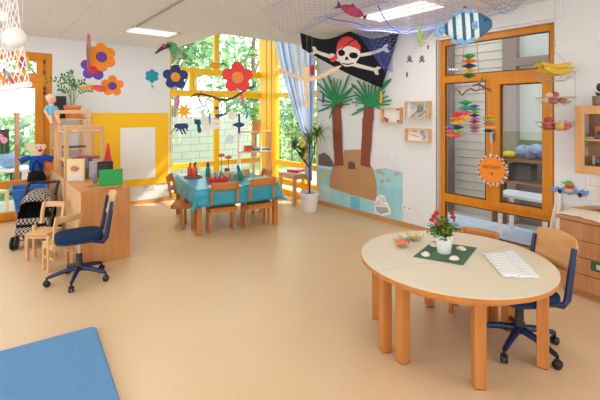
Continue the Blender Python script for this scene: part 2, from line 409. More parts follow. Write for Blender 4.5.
# ---- glazed garden door
d1 = sroot('door_1', 'orange framed glazed garden door at the left end of the back wall')
ya, yb = YB + 0.02, YB + 0.11
B = [((0.70, ya, 0), (0.81, yb, 2.52)), ((-1.0, ya, 0), (-0.92, yb, 2.52)), ((-1.0, ya, 2.42), (0.81, yb, 2.52)), ((-1.0, ya, 2.07), (0.81, yb, 2.16)), ((-0.2, ya, 0), (-0.08, yb, 2.52)), ((-1.0, ya, 0.0), (0.81, yb, 0.03))]
bars('frame', ORANGEF, B, d1)
B = [((0.585, ya - 0.02, 0.03), (0.70, yb - 0.03, 2.07)), ((-0.08, ya - 0.02, 0.03), (0.03, yb - 0.03, 2.07)), ((-0.08, ya - 0.02, 1.97), (0.7, yb - 0.03, 2.07)), ((-0.08, ya - 0.02, 0.03), (0.7, yb - 0.03, 0.14)), ((-0.08, ya - 0.02, 0.49), (0.7, yb - 0.03, 0.60)),
     ((0.60, ya - 0.02, 2.16), (0.70, yb - 0.03, 2.42)), ((-0.08, ya - 0.02, 2.16), (0.7, yb - 0.03, 2.21)), ((-0.08, ya - 0.02, 2.38), (0.7, yb - 0.03, 2.42)), ((-0.08, ya - 0.02, 2.16), (-0.02, yb - 0.03, 2.42))]
bars('sash', ORANGEF, B, d1)
for a, b_, z0, z1 in ((0.03, 0.585, 0.14, 0.49), (0.03, 0.585, 0.60, 1.97), (-0.02, 0.60, 2.21, 2.38), (-0.92, -0.2, 0.03, 2.07), (-0.92, -0.2, 2.16, 2.42)):
    MB().box((a, YB + 0.054, z0), (b_, YB + 0.066, z1)).build('pane', GLASS, d1)
q = MB()
for z in (1.88, 1.95, 2.2, 2.36): q.tube([(0.705, ya - 0.03, z), (0.705, ya - 0.03, z + 0.05)], 0.012, 8)
q.build('hinge', BLACK, d1)

# ---- ceiling lamps
LAMPE = emit('lamp_diffuser', '#fffaf4', 1.15)
def lamp(label, xa_, ya_, xb_, yb_, n, along):
    t = thing('ceiling_light', label, 'ceiling light', ((xa_ + xb_) / 2, (ya_ + yb_) / 2, CEILZ), 0, 'recessed louvre ceiling lights')
    w, d = (xb_ - xa_) / 2, (yb_ - ya_) / 2
    q = MB()
    for a, b_ in (((-w, -d), (w, -d + .02)), ((-w, d - .02), (w, d)), ((-w, -d), (-w + .02, d)), ((w - .02, -d), (w, d))): q.box((*a, -0.018), (*b_, -0.001))
    q.build('frame', WHITEP, t)
    MB().box((-w + .02, -d + .02, -0.008), (w - .02, d - .02, -0.004)).build('diffuser', LAMPE, t)
    q = MB()
    for i in range(1, n):
        if along == 'x':
            y = -d + 2 * d * i / n; q.box((-w + .02, y - .012, -0.017), (w - .02, y + .012, -0.009))
        else:
            x = -w + 2 * w * i / n; q.box((x - .012, -d + .02, -0.017), (x + .012, d - .02, -0.009))
    q.build('louvre', WHITEP, t)
    L = bpy.data.lights.new('lamp_glow', 'AREA'); L.shape = 'RECTANGLE'; L.size = 2 * w - .05; L.size_y = 2 * d - .05
    L.energy = LAMP_W; L.color = (1.0, 0.98, 0.97)
    lo = bpy.data.objects.new('lamp_glow', L); COL.objects.link(lo); lo.parent = t; lo.location = (0, 0, -0.022)
    return t
LAMP_W = 12
lamp('louvre ceiling light over the cabinet row near the back wall', 1.545, 5.6, 2.19, 6.0, 4, 'x')
lamp('louvre ceiling light at the far left edge of the ceiling', -0.42, 5.65, 0.22, 6.2, 4, 'x')
lamp('long louvre ceiling light seen through the blue fishing net', 3.49, 2.42, 3.93, 3.36, 3, 'y')
LAMP_W = 12
lamp('louvre ceiling light above the blue mat', -0.2, 2.4, 0.45, 3.0, 4, 'x')
LAMP_W = 6
lamp('louvre ceiling light ahead of the round table near the viewer', 1.55, 1.0, 2.19, 1.4, 4, 'x')
LAMP_W = 12
lamp('louvre ceiling light behind the viewer', 3.0, -1.4, 3.6, -0.8, 4, 'x')
lamp('louvre ceiling light in the rear left of the room', -1.6, -1.4, -1.0, -0.8, 4, 'x')

# ================================================================== OUTSIDE
GROUND = mat('pale_paving', '#cfcac0', 0.9, 0.12, 3)
LAWN = mat('lawn_grass', '#86a860', 0.9, 0.3, 9)
struct(MB().box((-30, YB + 0.2, -0.25), (40, 40, -0.15)).build('ground_lawn', LAWN))
struct(MB().box((-8, YB + 0.22, -0.15), (12, 9.4, -0.06)).build('ground_terrace', GROUND))
struct(MB().box((XR + 0.25, -8, -0.15), (14, YB + 0.2, -0.06)).build('ground_courtyard', GROUND))
struct(MB().box((2.45, 10.2, -0.15), (6.1, 10.4, 1.5)).build('wall_garden', block_mat('garden_blocks', '#98a293', '#7f897b', 0.5, 0.19)))
LEAFM = [mat('tree_leaf_a', '#8db878', 0.7, 0.3, 3, trans=0.4), mat('tree_leaf_b', '#b4d39f', 0.7, 0.3, 3, trans=0.4), mat('tree_leaf_c', '#70a069', 0.7, 0.3, 3, trans=0.4)]
def foliage(n, blobs, size, rnd):
    q = MB()
    for _ in range(n):
        bx, by, bz, br, hz = rnd.choice(blobs)
        v = Vector((rnd.gauss(0, 1), rnd.gauss(0, 1), rnd.gauss(0, 1))).normalized() * (rnd.random() ** 0.4)
        p = Vector((bx + v.x * br, by + v.y * br, bz + v.z * hz))
        a = Vector((rnd.uniform(-1, 1), rnd.uniform(-1, 1), rnd.uniform(-1, 1))).normalized(); b2 = a.orthogonal().normalized()
        s = size * rnd.uniform(0.6, 1.4); q.mi = rnd.choice((0, 1, 2))
        q.quad(p - a * s, p + b2 * s * .5, p + a * s, p - b2 * s * .5)
    return q
def tree(label, x, y, h, r, n, seed, size=0.11, low=0.35, group='garden trees'):
    rnd = random.Random(seed); t = thing('garden_tree', label, 'tree', (x, y, -0.15), 0, group)
    blobs = []
    for k in range(9):
        a = k * 2.4; rr = r * rnd.uniform(0.2, 0.75)
        blobs.append((math.cos(a) * rr, math.sin(a) * rr, h * rnd.uniform(low, 0.95), r * 0.5, h * 0.14))
    q = MB(); q.tube([(0, 0, 0), (0.05, 0, h * .3), (0.0, 0.08, h * .6), (0.1, 0, h * .9)], [0.14, 0.11, 0.08, 0.03], 8)
    for bl in blobs: q.tube([(0, 0, max(0.3, bl[2] * .55)), (bl[0] * .5, bl[1] * .5, bl[2] * .8), (bl[0], bl[1], bl[2])], [0.05, 0.035, 0.012], 5)
    q.build('trunk', mat('garden_bark', '#8d7f74', .9, .2, 20), t, smooth=True)
    foliage(n, blobs, size, rnd).build('crown', LEAFM, t, recalc=False)
    return t
tree('tall loose tree straight behind the block garden wall', 4.6, 13.0, 6.4, 2.4, 2600, 1, 0.13)
tree('tall tree with a grey trunk above the left end of the garden wall', 4.2, 11.2, 6.0, 1.5, 1400, 2, 0.13, 0.5)
tree('broad tree behind the corner post of the yellow windows', 8.6, 14.0, 7.0, 2.8, 2600, 3, 0.15, 0.2)
tree('bushy tree beyond the corner window beside the striped curtain', 10.2, 11.5, 5.5, 2.2, 1700, 4, 0.14, 0.15)
tree('bushy tree outside the garden door', 0.6, 11.6, 1.75, 1.6, 2200, 5, 0.08, 0.12)
tree('small tree left of the garden door glass', -1.2, 11.4, 1.7, 1.4, 1600, 6, 0.08, 0.1)
tree('tree seen in the small upper pane of the garden door', 1.75, 15.0, 5.0, 2.3, 1900, 8, 0.12, 0.62)
def hedge(label, x, y, w, d, h, n, seed):
    rnd = random.Random(seed); t = thing('garden_hedge', label, 'hedge', (x, y, -0.15), 0, 'garden hedges')
    bl = [((i / 7 - .5) * w, 0, h * (.3 + .35 * (i % 2)), d, h * .4) for i in range(8)]
    foliage(n, bl, 0.07, rnd).build('leaves', LEAFM, t, recalc=False)
    q = MB()
    for b_ in bl: q.tube([(b_[0], 0, 0), (b_[0], 0, h * .8)], [0.03, 0.01], 5)
    q.build('stem', BARK, t); return t
hedge('clipped hedge above and behind the block garden wall', 4.4, 11.35, 4.2, 0.45, 2.0, 1900, 11)
hedge('low green hedge seen past the curtain', 9.2, 10.6, 3.4, 0.6, 1.7, 1300, 12)
hedge('leafy bank of shrubs outside the garden door', 0.2, 10.4, 3.0, 0.5, 1.15, 1600, 13)
def parasol(label, x, y, zt, r, drop):
    t = thing('parasol', label, 'parasol', (x, y, -0.15), 0.3, 'white garden parasols')
    q = MB(); rings = []
    A = [(0, 0, zt + .15)]; n = 8
    c_ = [(r * math.cos(2 * PI * k / n), r * math.sin(2 * PI * k / n), zt + .15 - drop) for k in range(n)]
    top = q.v(A[0]); cv = [q.v(p) for p in c_]; lo = [q.v((p[0], p[1], p[2] - .12)) for p in c_]
    for k in range(n): q._f([top, cv[k], cv[(k + 1) % n]]); q._f([cv[k], lo[k], lo[(k + 1) % n], cv[(k + 1) % n]])
    q.build('canopy', WHITEC, t, solid=0.006)
    MB().tube([(0, 0, 0.04), (0, 0, zt + .2)], 0.025, 10).build('pole', BEECH, t)
    MB().lathe([(0.25, 0), (0.25, .06), (.05, .1), (.04, .25)]).build('base', STEEL, t); return t
parasol('white parasol over the terrace outside the garden door', -0.75, 9.2, 2.15, 1.35, .5)
parasol('white parasol tip behind the wall end and the tall window', 2.65, 9.15, 2.25, 0.75, .36)
# terrace furniture outside the garden door
t = thing('terrace_table', 'white terrace table outside the garden door', 'table', (0.05, 8.45, -0.06))
MB().box((-.55, -.35, .68), (.55, .35, .72)).build('table_top', WHITEP, t, bev=.005)
for sx in (-.48, .48):
    for sy in (-.28, .28): MB().box((sx - .025, sy - .025, 0), (sx + .025, sy + .025, .68)).build('leg', WHITEP, t)
t = thing('wooden_post', 'slim wooden post standing just outside the garden door', 'post', (0.38, 7.62, -0.06))
MB().box((-.03, -.03, 0), (.03, .03, 1.62)).build('shaft', BEECH, t); MB().box((-.04, -.04, 1.62), (.04, .04, 1.66)).build('cap', BEECH, t)
tag(MB().ell((0.32, 8.42, 0.66 + .13), (.17, .13, .13)).build('blue_bag', mat('blue_bag', '#7fa9d6', .7, .2, 20), smooth=True), 'light blue cloth bag on the white terrace table', 'bag')
t = thing('terrace_chair', 'pale yellow terrace chair beside the white table outdoors', 'chair', (0.02, 7.85, -0.06), 0.4)
CREAMP = mat('cream_plastic', '#f2e2b8', .5, .03)
MB().box((-.2, -.2, .42), (.2, .2, .45)).build('seat', CREAMP, t); MB().box((-.2, .18, .5), (.2, .21, .85)).build('backrest', CREAMP, t, bev=.01)
for sx in (-.18, .18):
    MB().box((sx - .02, -.2, 0), (sx + .02, -.16, .42)).build('leg', CREAMP, t); MB().box((sx - .02, .17, 0), (sx + .02, .21, .85)).build('leg', CREAMP, t)
# poster of pink tulips on the door glass
t = thing('flower_poster', 'dark poster of pink tulips on the garden door glass', 'poster', (0.11, YB + 0.047, 1.18))
MB().box((-.16, -.003, -.18), (.16, .0, .18)).build('sheet', mat('poster_dark', '#3a4038', .6, .3, 20), t)
q = MB()
for x, z in ((-.1, .08), (-.02, .03), (.05, .07), (.1, .02), (0.0, .12)): q.ell((x, -.005, z), (.042, .003, .05), 10)
q.build('tulip_print', mat('tulip_pink', '#ee9cc0', .6, .15, 60), t)
q = MB()
for x in (-.1, -.02, .05, .1): q.box((x - .006, -.006, -.16), (x + .006, -.0035, .0))
q.build('stem_print', GREENC, t)

# courtyard seen through the orange window
def clad_mat():
    m = bpy.data.materials.new('white_cladding'); m.use_nodes = True; nt = m.node_tree; b = nt.nodes['Principled BSDF']
    b.inputs['Base Color'].default_value = srgb('#dbd0c1'); b.inputs['Roughness'].default_value = .7; return m
q = MB(); z = -0.06
while z < 6.3:
    q.slab([(6.3, 2.9, z), (6.3, 4.6, z), (6.308, 4.6, z + .126), (6.308, 2.9, z + .126)], (0.03, 0, 0)); z += .132
struct(q.build('wall_cladding', clad_mat()))
struct(MB().box((6.33, -1.0, -.06), (6.5, 4.6, 6.5)).build('wall_courtyard', mat('cladding_gap', '#8b7d70', .9)))  # wall and slats raised out of view to keep sun off the floor
struct(MB().box((4.9, 4.9, 3.62), (5.9, 8.2, 3.72)).build('sun_block_slab', WHITEP), 'unseen slab added over the corner window to block high sun')  # added out of view, cuts off high sun through the corner window
struct(MB().box((5.95, 3.74, -.06), (6.29, 3.95, 3.6)).build('wall_pier', mat('pier_brown', '#7a6d66', .8, .08, 5)))
w4 = sroot('window_4', 'neighbouring glazed front across the courtyard')
q = MB(); BR = mat('umber_frame', '#8f7d72', .6, .06, 5)
q.box((6.2, 2.7, -.06), (6.32, 2.9, 3.5)); q.box((6.2, 1.0, 2.3), (6.32, 2.7, 2.42)); q.box((6.2, 1.0, 0.55), (6.32, 2.7, 0.63)); q.box((6.2, 1.75, -.06), (6.32, 1.83, 3.5)); q.box((6.2, 0.6, -.06), (6.32, 1.02, 3.5))
q.build('frame', BR, w4)
MB().box((6.26, 1.0, .6), (6.27, 2.7, 2.3)).build('pane', GLASS, w4)
MB().box((6.26, 1.0, 2.42), (6.27, 2.7, 3.5)).build('pane', GLASS, w4)
q = MB(); q.box((6.326, 1.0, 1.2), (6.329, 2.7, 3.5)); q.build('blind', mat('pale_blind', '#d8dccf', .7, .05, 3), w4)
# outside ledge and things on it
struct(MB().box((4.86, 1.2, -.06), (5.5, 4.3, .10)).build('sill_outside', mat('ledge_blue', '#c3d4e2', .6, .1, 8)))
t = thing('outdoor_shelf', 'brown wooden shelf across the courtyard behind the orange window', 'shelf', (5.85, 2.36, -.06))
BRW = wood('brown_board', '#a06a3c', '#8a5730', 'Y')
for z in (.70, 1.0): MB().box((-.22, -.45, z), (.22, .42, z + .03)).build('board', BRW if z < 1 else BRW, t)
for y in (-.44, .4): MB().box((-.2, y, 0), (.2, y + .03, 1.06)).build('side', BRW, t)
q = MB()
for i in range(5): q.ell((5.83 + .02 * (i % 2), 2.08 + i * .09, 1.05 + .025 * (i % 3)), (.13, .1, .09 + .02 * (i % 2)), 10)
tag(q.build('towel_bundle', mat('towel_blue', '#8d9bc4', .9, .3, 14), smooth=True), 'bundle of blue grey towels on the shelf across the courtyard', 'towels')
tag(MB().ell((5.78, 2.60, 1.02), (.1, .11, .05)).build('yellow_cloth', mat('yellow_cloth', '#d9c83e', .9, .2, 20), smooth=True), 'yellow cloth at the end of the towel bundle across the courtyard', 'cloth')
tag(MB().box((5.75, 2.3, .671), (5.95, 2.6, .90)).build('dark_box', mat('dark_box', '#3a3a44', .6), bev=.02), 'dark box on the lower shelf across the courtyard', 'box')
tag(MB().box((4.95, 1.80, .58), (5.35, 2.42, .61)).build('bench_board', mat('white_board', '#dfe6ec', .5)), 'white bench board just outside the right casement', 'board')
bo = bpy.data.objects['bench_board']
for y in (1.86, 2.36):
    for x in (5.0, 5.3): MB().box((x - .02, y - .02, .10), (x + .02, y + .02, .58)).build('leg', WHITEP, bo)
# ================================================================== FURNITURE
# ---- round table made of two half tables
SEAM = math.atan2(1.417 - 1.718, 3.19 - 1.979)
TC = Vector((2.575, 1.545, 0)); TR = 0.632; TH = 0.59
def half_table(label, flip):
    t = thing('half_round_table', label, 'table', TC, SEAM + (PI if flip else 0), 'half round tables pushed together')
    # local: the half disc lies on the -Y side
    pts = [(-TR, -.002), (-TR, -.002)] and [(TR * math.cos(a), -.002 + TR * math.sin(a)) for a in [PI + PI * i / 36 for i in range(37)]]
    MB().prism(pts, TH - .004, TH).build('laminate_top', TABLETOP, t)
    edge = [(1.004 * x, y * 1.004) for x, y in pts]
    MB().prism(edge, TH - .032, TH - .0045).build('table_top', OAKX, t, bev=.003)
    q = MB(); r2 = TR - .10
    ins = [(r2 * math.cos(a), r2 * math.sin(a)) for a in [PI + .07 + (PI - .14) * i / 24 for i in range(25)]]
    for i in range(24):
        (xa_, ya_), (xb_, yb_) = ins[i], ins[i + 1]
        q.quad((xa_, ya_, TH - .085), (xb_, yb_, TH - .085), (xb_, yb_, TH - .032), (xa_, ya_, TH - .032))
    q.quad((ins[0][0], ins[0][1], TH - .085), (ins[-1][0], ins[-1][1], TH - .085), (ins[-1][0], ins[-1][1], TH - .032), (ins[0][0], ins[0][1], TH - .032))
    q.build('apron', OAKX, t, solid=.02)
    mi_ = Matrix.Rotation(-(SEAM + (PI if flip else 0)), 4, 'Z')
    for wx, wy in (((2.115, 1.765), (2.40, 2.08), (2.90, 1.95), (3.075, 1.515)) if flip else ((2.11, 1.617), (2.265, 1.195), (2.765, 1.04), (3.04, 1.378))):
        x, y, _ = mi_ @ (Vector((wx, wy, 0)) - TC); a = math.atan2(y, x)
        M = Matrix.Translation((x, y, 0)) @ Matrix.Rotation(a, 4, 'Z')
        l = MB().box((-.034, -.034, .004), (.034, .034, TH - .032), M).build('leg', OAK, t, bev=.005)
        MB().box((-.03, -.03, 0), (.03, .03, .004), M).build('glide', BLACK, l)
    return t
half_table('nearer half round beech table with a white checked napkin on its cream top', False)
half_table('farther half round beech table against the near half below the orange window', True)

# things on it
def on_table(px, py, z=TH): return Z_(px, py, z)
def Z_(px, py, z):
    r = ray(px, py); return Vector((0, 0, EYE)) + r * ((z - EYE) / r.z)
p = [Z_(413, 257, TH), Z_(463, 265.5, TH), Z_(477, 248, TH), Z_(433, 241.5, TH)]
q = MB(); q.slab([v + Vector((0, 0, .0008)) for v in p], (0, 0, .003))
tag(q.build('felt_mat', mat('green_felt', '#587560', .95, .12, 60, spec=.05, bump=.2), bev=.001), 'dark green felt mat under the flower pot on the round table', 'mat')
pc = Z_(444, 253, TH); pc.z = TH + .004
t = thing('potted_rose', 'small red rose bush in a white pot on the green felt mat', 'potted plant', pc)
MB().lathe([(.0, 0), (.044, 0), (.047, .004), (.062, .115), (.067, .118), (.067, .132), (.060, .132), (.058, .112), (.0, .11)], seg=28).build('pot', WHITEP, t, smooth=True)
MB().lathe([(.0, .11), (.058, .11), (.045, .118), (0, .122)], seg=20).build('soil', DIRT, t)
rnd = random.Random(21); q = MB(); st = MB(); tips = []
for k in range(32):
    a = rnd.uniform(0, 2 * PI); r = rnd.uniform(.02, .11); h = rnd.uniform(.13, .262)
    tip = Vector((math.cos(a) * r, math.sin(a) * r, h)); tips.append(tip)
    st.tube([(0.02 * math.cos(a), .02 * math.sin(a), .1), (tip.x * .6, tip.y * .6, .1 + (h - .1) * .6), tip], .0018, 5)
    for j in range(12):
        c_ = tip * rnd.uniform(.72, 1) + Vector((rnd.gauss(0, .016), rnd.gauss(0, .016), rnd.gauss(-.004, .014)))
        c_.z = max(c_.z, .115)
        d = Vector((rnd.uniform(-1, 1), rnd.uniform(-1, 1), rnd.uniform(-.2, .6))).normalized(); b_ = d.cross(Vector((0, 0, 1))).normalized(); s = rnd.uniform(.012, .02)
        q.mi = rnd.choice((0, 0, 1)); q.quad(c_ - d * s, c_ + b_ * s * .6 - Vector((0, 0, .002)), c_ + d * s, c_ - b_ * s * .6 - Vector((0, 0, .002)))
st.build('stem', GREENL, t); q.build('leaves', [GREENL, mat('leaf_bright', '#5c9a3a', .5, .2, 30, trans=.25)], t, recalc=False)
RD = RGT; ROSE = mat('rose_red', '#b3142a', .6, .15, 60)
for dx, dz, dd in ((-.07, .262, 0), (-.042, .278, .03), (-.092, .24, -.02), (-.066, .222, -.05), (.066, .278, .02), (.054, .262, -.03)):
    q = MB(); c_ = RD * dx + FWD * dd + Vector((0, 0, dz))
    for k in range(9):
        a = k * 2.4; rr = .003 + .0012 * k
        q.ell(c_ + Vector((rr * math.cos(a), rr * math.sin(a), .004 - .001 * k)), (.011, .011, .012), 8)
    q.build('blossom', ROSE, t, smooth=True)
q = MB()
for k in range(22):
    a = rnd.uniform(0, 2 * PI); r = rnd.uniform(.03, .075); q.ell((r * math.cos(a), r * math.sin(a), rnd.uniform(.14, .2)), (.008, .008, .006), 7)
q.build('small_blossom', mat('orange_blossom', '#dd8a1c', .6, .15, 60), t, smooth=True)
def shell(label, px, py, rz):
    p = Z_(px, py, TH); t = thing('seashell', label, 'seashell', (p.x, p.y, TH + .004), rz, 'seashells on the felt mat')
    q = MB(); prof = []
    n = 18
    rings = []
    for i in range(9):
        u = i / 8; w = .036 * math.sin(PI * (.12 + .82 * u)) ** .8; h = .022 * math.sin(PI * min(1, .1 + .85 * u))
        y = -.028 + .056 * u
        rings.append([(w * math.cos(PI * k / n) * 1.0, y, max(0, h * math.sin(PI * k / n) * (1 + .12 * math.cos(k * 3.5)))) for k in range(n + 1)])
    q.rings(rings); q.build('shell_body', mat('shell_cream', '#ecd9c8', .5, .18, 60), t, smooth=True)
    q = MB(); q.ell((0, .026, .006), (.012, .008, .007), 8); q.build('hinge', mat('shell_pink', '#d9b09c', .5, .1), t, smooth=True)
shell('cream seashell at the front left edge of the green felt mat', 425.5, 255.5, .3)
shell('cream seashell at the front right corner of the green felt mat', 454, 259.5, -.5)
shell('half hidden seashell behind the white pot at its left', 433.5, 246, .9)
shell('brownish seashell right of the white pot on the felt mat', 461, 249.8, 1.8)
def bowl(label, px, py, food, cols):
    p = Z_(px, py, TH); t = thing('glass_bowl', label, 'bowl', (p.x, p.y, TH), 0, 'glass bowls on the round table')
    t.scale = (1.2, 1.2, 1.15)
    MB().lathe([(.0, .0), (.026, 0), (.030, .004), (.056, .045), (.054, .046), (.028, .008), (.0, .006)], seg=24).build('bowl_body', GLASSC, t, smooth=True)
    rnd = random.Random(px); 
    for k in range(7):
        a = k * 2.4; r = .008 + .004 * k; q = MB()
        M = Matrix.Rotation(rnd.uniform(0, 3), 4, 'Z') @ Matrix.Rotation(rnd.uniform(-.6, .6), 4, 'X')
        q.ell((r * math.cos(a), r * math.sin(a), .026 + .004 * (k % 4)), (.024, .011, .010), 8, M)
        q.build(food, cols[k % len(cols)], t, smooth=True)
bowl('glass bowl of orange carrot pieces at the left of the round table', 402, 247, 'carrot_slice', [mat('carrot', '#ef7a3c', .5, .1, 30)])
bowl('glass bowl of pale fruit pieces just behind the carrot bowl', 406, 240.5, 'fruit_slice', [mat('apple_flesh', '#f0e3bf', .5, .1, 30)])
bowl('glass bowl of yellow green slices right of the pale fruit bowl', 415, 240.5, 'pear_slice', [mat('pear_flesh', '#d9c65a', .5, .15, 30), mat('apple_flesh2', '#e9dca8', .5, .1, 30)])
# checked napkin
def cloth_mat(name, base, line, sc, w):
    m = bpy.data.materials.new(name); m.use_nodes = True; nt = m.node_tree; b = nt.nodes['Principled BSDF']
    tc = nt.nodes.new('ShaderNodeTexCoord'); mp = nt.nodes.new('ShaderNodeMapping'); mp.inputs['Rotation'].default_value = (0, 0, .35); mp.inputs['Scale'].default_value = (sc, sc, 0)
    nt.links.new(tc.outputs['Object'], mp.inputs['Vector'])
    br = nt.nodes.new('ShaderNodeTexBrick'); br.offset = 0; br.inputs['Scale'].default_value = 1; br.inputs['Brick Width'].default_value = 1; br.inputs['Row Height'].default_value = 1
    br.inputs['Mortar Size'].default_value = w; br.inputs['Color1'].default_value = srgb(base); br.inputs['Color2'].default_value = srgb(base); br.inputs['Mortar'].default_value = srgb(line)
    nt.links.new(mp.outputs[0], br.inputs['Vector']); nt.links.new(br.outputs['Color'], b.inputs['Base Color']); b.inputs['Roughness'].default_value = .9
    return m
NAP = cloth_mat('checked_cloth', '#efeeea', '#b3c0cc', 26, .05)
c4 = [Z_(503, 278, TH), Z_(541, 278.5, TH), Z_(514, 250, TH), Z_(482, 253.5, TH)]
def nap(i0):
    def f(u, v):
        p = c4[0].lerp(c4[1], u).lerp(c4[3].lerp(c4[2], u), v)
        return (p.x, p.y, TH + .002 + i0 + .003 * math.sin(7 * u + 3 * v) ** 2 + .003 * (1 - u) ** 6)
    return f
q = MB(); q.grid(nap(.0), 14, 14)
n1 = q.build('napkin', NAP, None, smooth=True, solid=.003); tag(n1, 'folded white checked cloth napkin lying on the round table', 'napkin'); n1.location.z += .0015
q = MB(); q.grid(lambda u, v: (lambda p: (p[0], p[1], p[2] + .004))(nap(.0)(.05 + u * .6, .04 + v * .92)), 10, 12)
f2 = q.build('upper_fold', NAP, n1, smooth=True, solid=.003)

# ---- kids chairs
def kid_chair(label, loc, rz, w=.30, d=.30, sh=.34, bh=.66, m=BEECH, mx=BEECHX, group='beech nursery chairs', rails=0, br=.15):
    t = thing('nursery_chair', label, 'chair', loc, rz, group)
    hw, hd = w / 2, d / 2; lg = .032
    q = MB(); q.box((-hw + .005, -hd + .02, sh - .018), (hw - .005, hd + .02, sh)); q.build('seat', mx, t, bev=.006)
    for sx in (-1, 1):
        q = MB(); q.box((sx * (hw - lg), hd - lg, 0), (sx * hw, hd, sh - .018)); q.build('leg', m, t, bev=.004)
        M = Matrix.Translation((0, -hd + .02, 0)) @ Matrix.Rotation(math.radians(5), 4, 'X')
        q = MB(); q.box((sx * (hw - lg * .8), -.018, 0), (sx * hw, .018, bh * .62))
        q2 = [(sx * (hw - lg * .4), -hd + .02, bh * .6), (sx * (hw - lg * .4), -hd - .005, bh * .84), (sx * (hw - lg * .4), -hd - .035, bh)]
        for a_, b_ in zip(q2[:-1], q2[1:]):
            q.slab([(a_[0] - .013, a_[1] - .017, a_[2]), (a_[0] + .013, a_[1] - .017, a_[2]), (a_[0] + .013, a_[1] + .017, a_[2]), (a_[0] - .013, a_[1] + .017, a_[2])], (0, b_[1] - a_[1], b_[2] - a_[2]))
        q.build('leg', m, t)
    q = MB()
    q.box((-hw + lg, hd - lg + .006, sh - .06), (hw - lg, hd - .006, sh - .018)); q.box((-hw + lg, -hd + .01, sh - .06), (hw - lg, -hd + .03, sh - .018))
    for sx in (-1, 1):
        x0_, x1_ = sorted((sx * (hw - lg + .006), sx * (hw - .006)))
        q.box((x0_, -hd + .03, sh - .06), (x1_, hd - lg, sh - .018))
        if rails: q.box((x0_, -hd + .03, sh * .45), (x1_, hd - lg, sh * .45 + .025))
    q.build('seat_frame', mx, t)
    q = MB(); q.grid(lambda u, v: ((u - .5) * (w - .03), -hd - .004 - .02 - .012 * v - .02 * math.sin(PI * u), bh * (1.01 - br) + bh * br * v), 10, 4)
    q.build('backrest', mx, t, smooth=True, solid=.014)
    return t
def rzof(fx, fy): return math.atan2(-fx, fy)
TU = Vector((.985, -.17, 0)).normalized(); TV = Vector((.17, .985, 0)).normalized()
TFL = Vector((2.145, 4.89, 0)); TW, TD, TTH = 1.16, 1.36, .605
TRZ = math.atan2(TU.y, TU.x)
cc = TFL + TU * .355 + TV * .08
kid_chair('beech chair tucked under the near long side of the turquoise table at left', (cc.x, cc.y, 0), TRZ - .06, .37, .32, .345, .69, OAK, OAKX)
cc = TFL + TU * .86 + TV * .05
kid_chair('beech chair tucked under the turquoise table nearest its right corner', (cc.x, cc.y, 0), TRZ + .05, .38, .32, .345, .71, OAK, OAKX)
kid_chair('beech chair turned sideways at the left end of the turquoise table', (2.19, 5.45, 0), rzof(.83, -.5), .34, .32, .345, .73, OAK, OAKX)
cc = TFL + TU * (TW + .06) + TV * .95
kid_chair('beech chair half hidden behind the right end of the turquoise table', (cc.x, cc.y, 0), TRZ + PI / 2, .34, .30, .33, .66, OAK, OAKX)
kid_chair('small light beech chair with its back to the viewer beside the blue office chair', (.61, 4.77, 0), rzof(-.31, .95), .26, .25, .285, .565, BEECHL, BEECHLX, rails=1, br=.11)
kid_chair('small light beech chair turned sideways in front of the doll stroller', (.515, 5.26, 0), rzof(-.62, -.78), .26, .28, .30, .57, BEECHL, BEECHLX, br=.11)
kid_chair('beech chair tucked under the far side of the round table by the orange window', (3.10, 1.68, 0), rzof(-.97, -.2), .30, .28, .33, .615, OAK, OAKX)

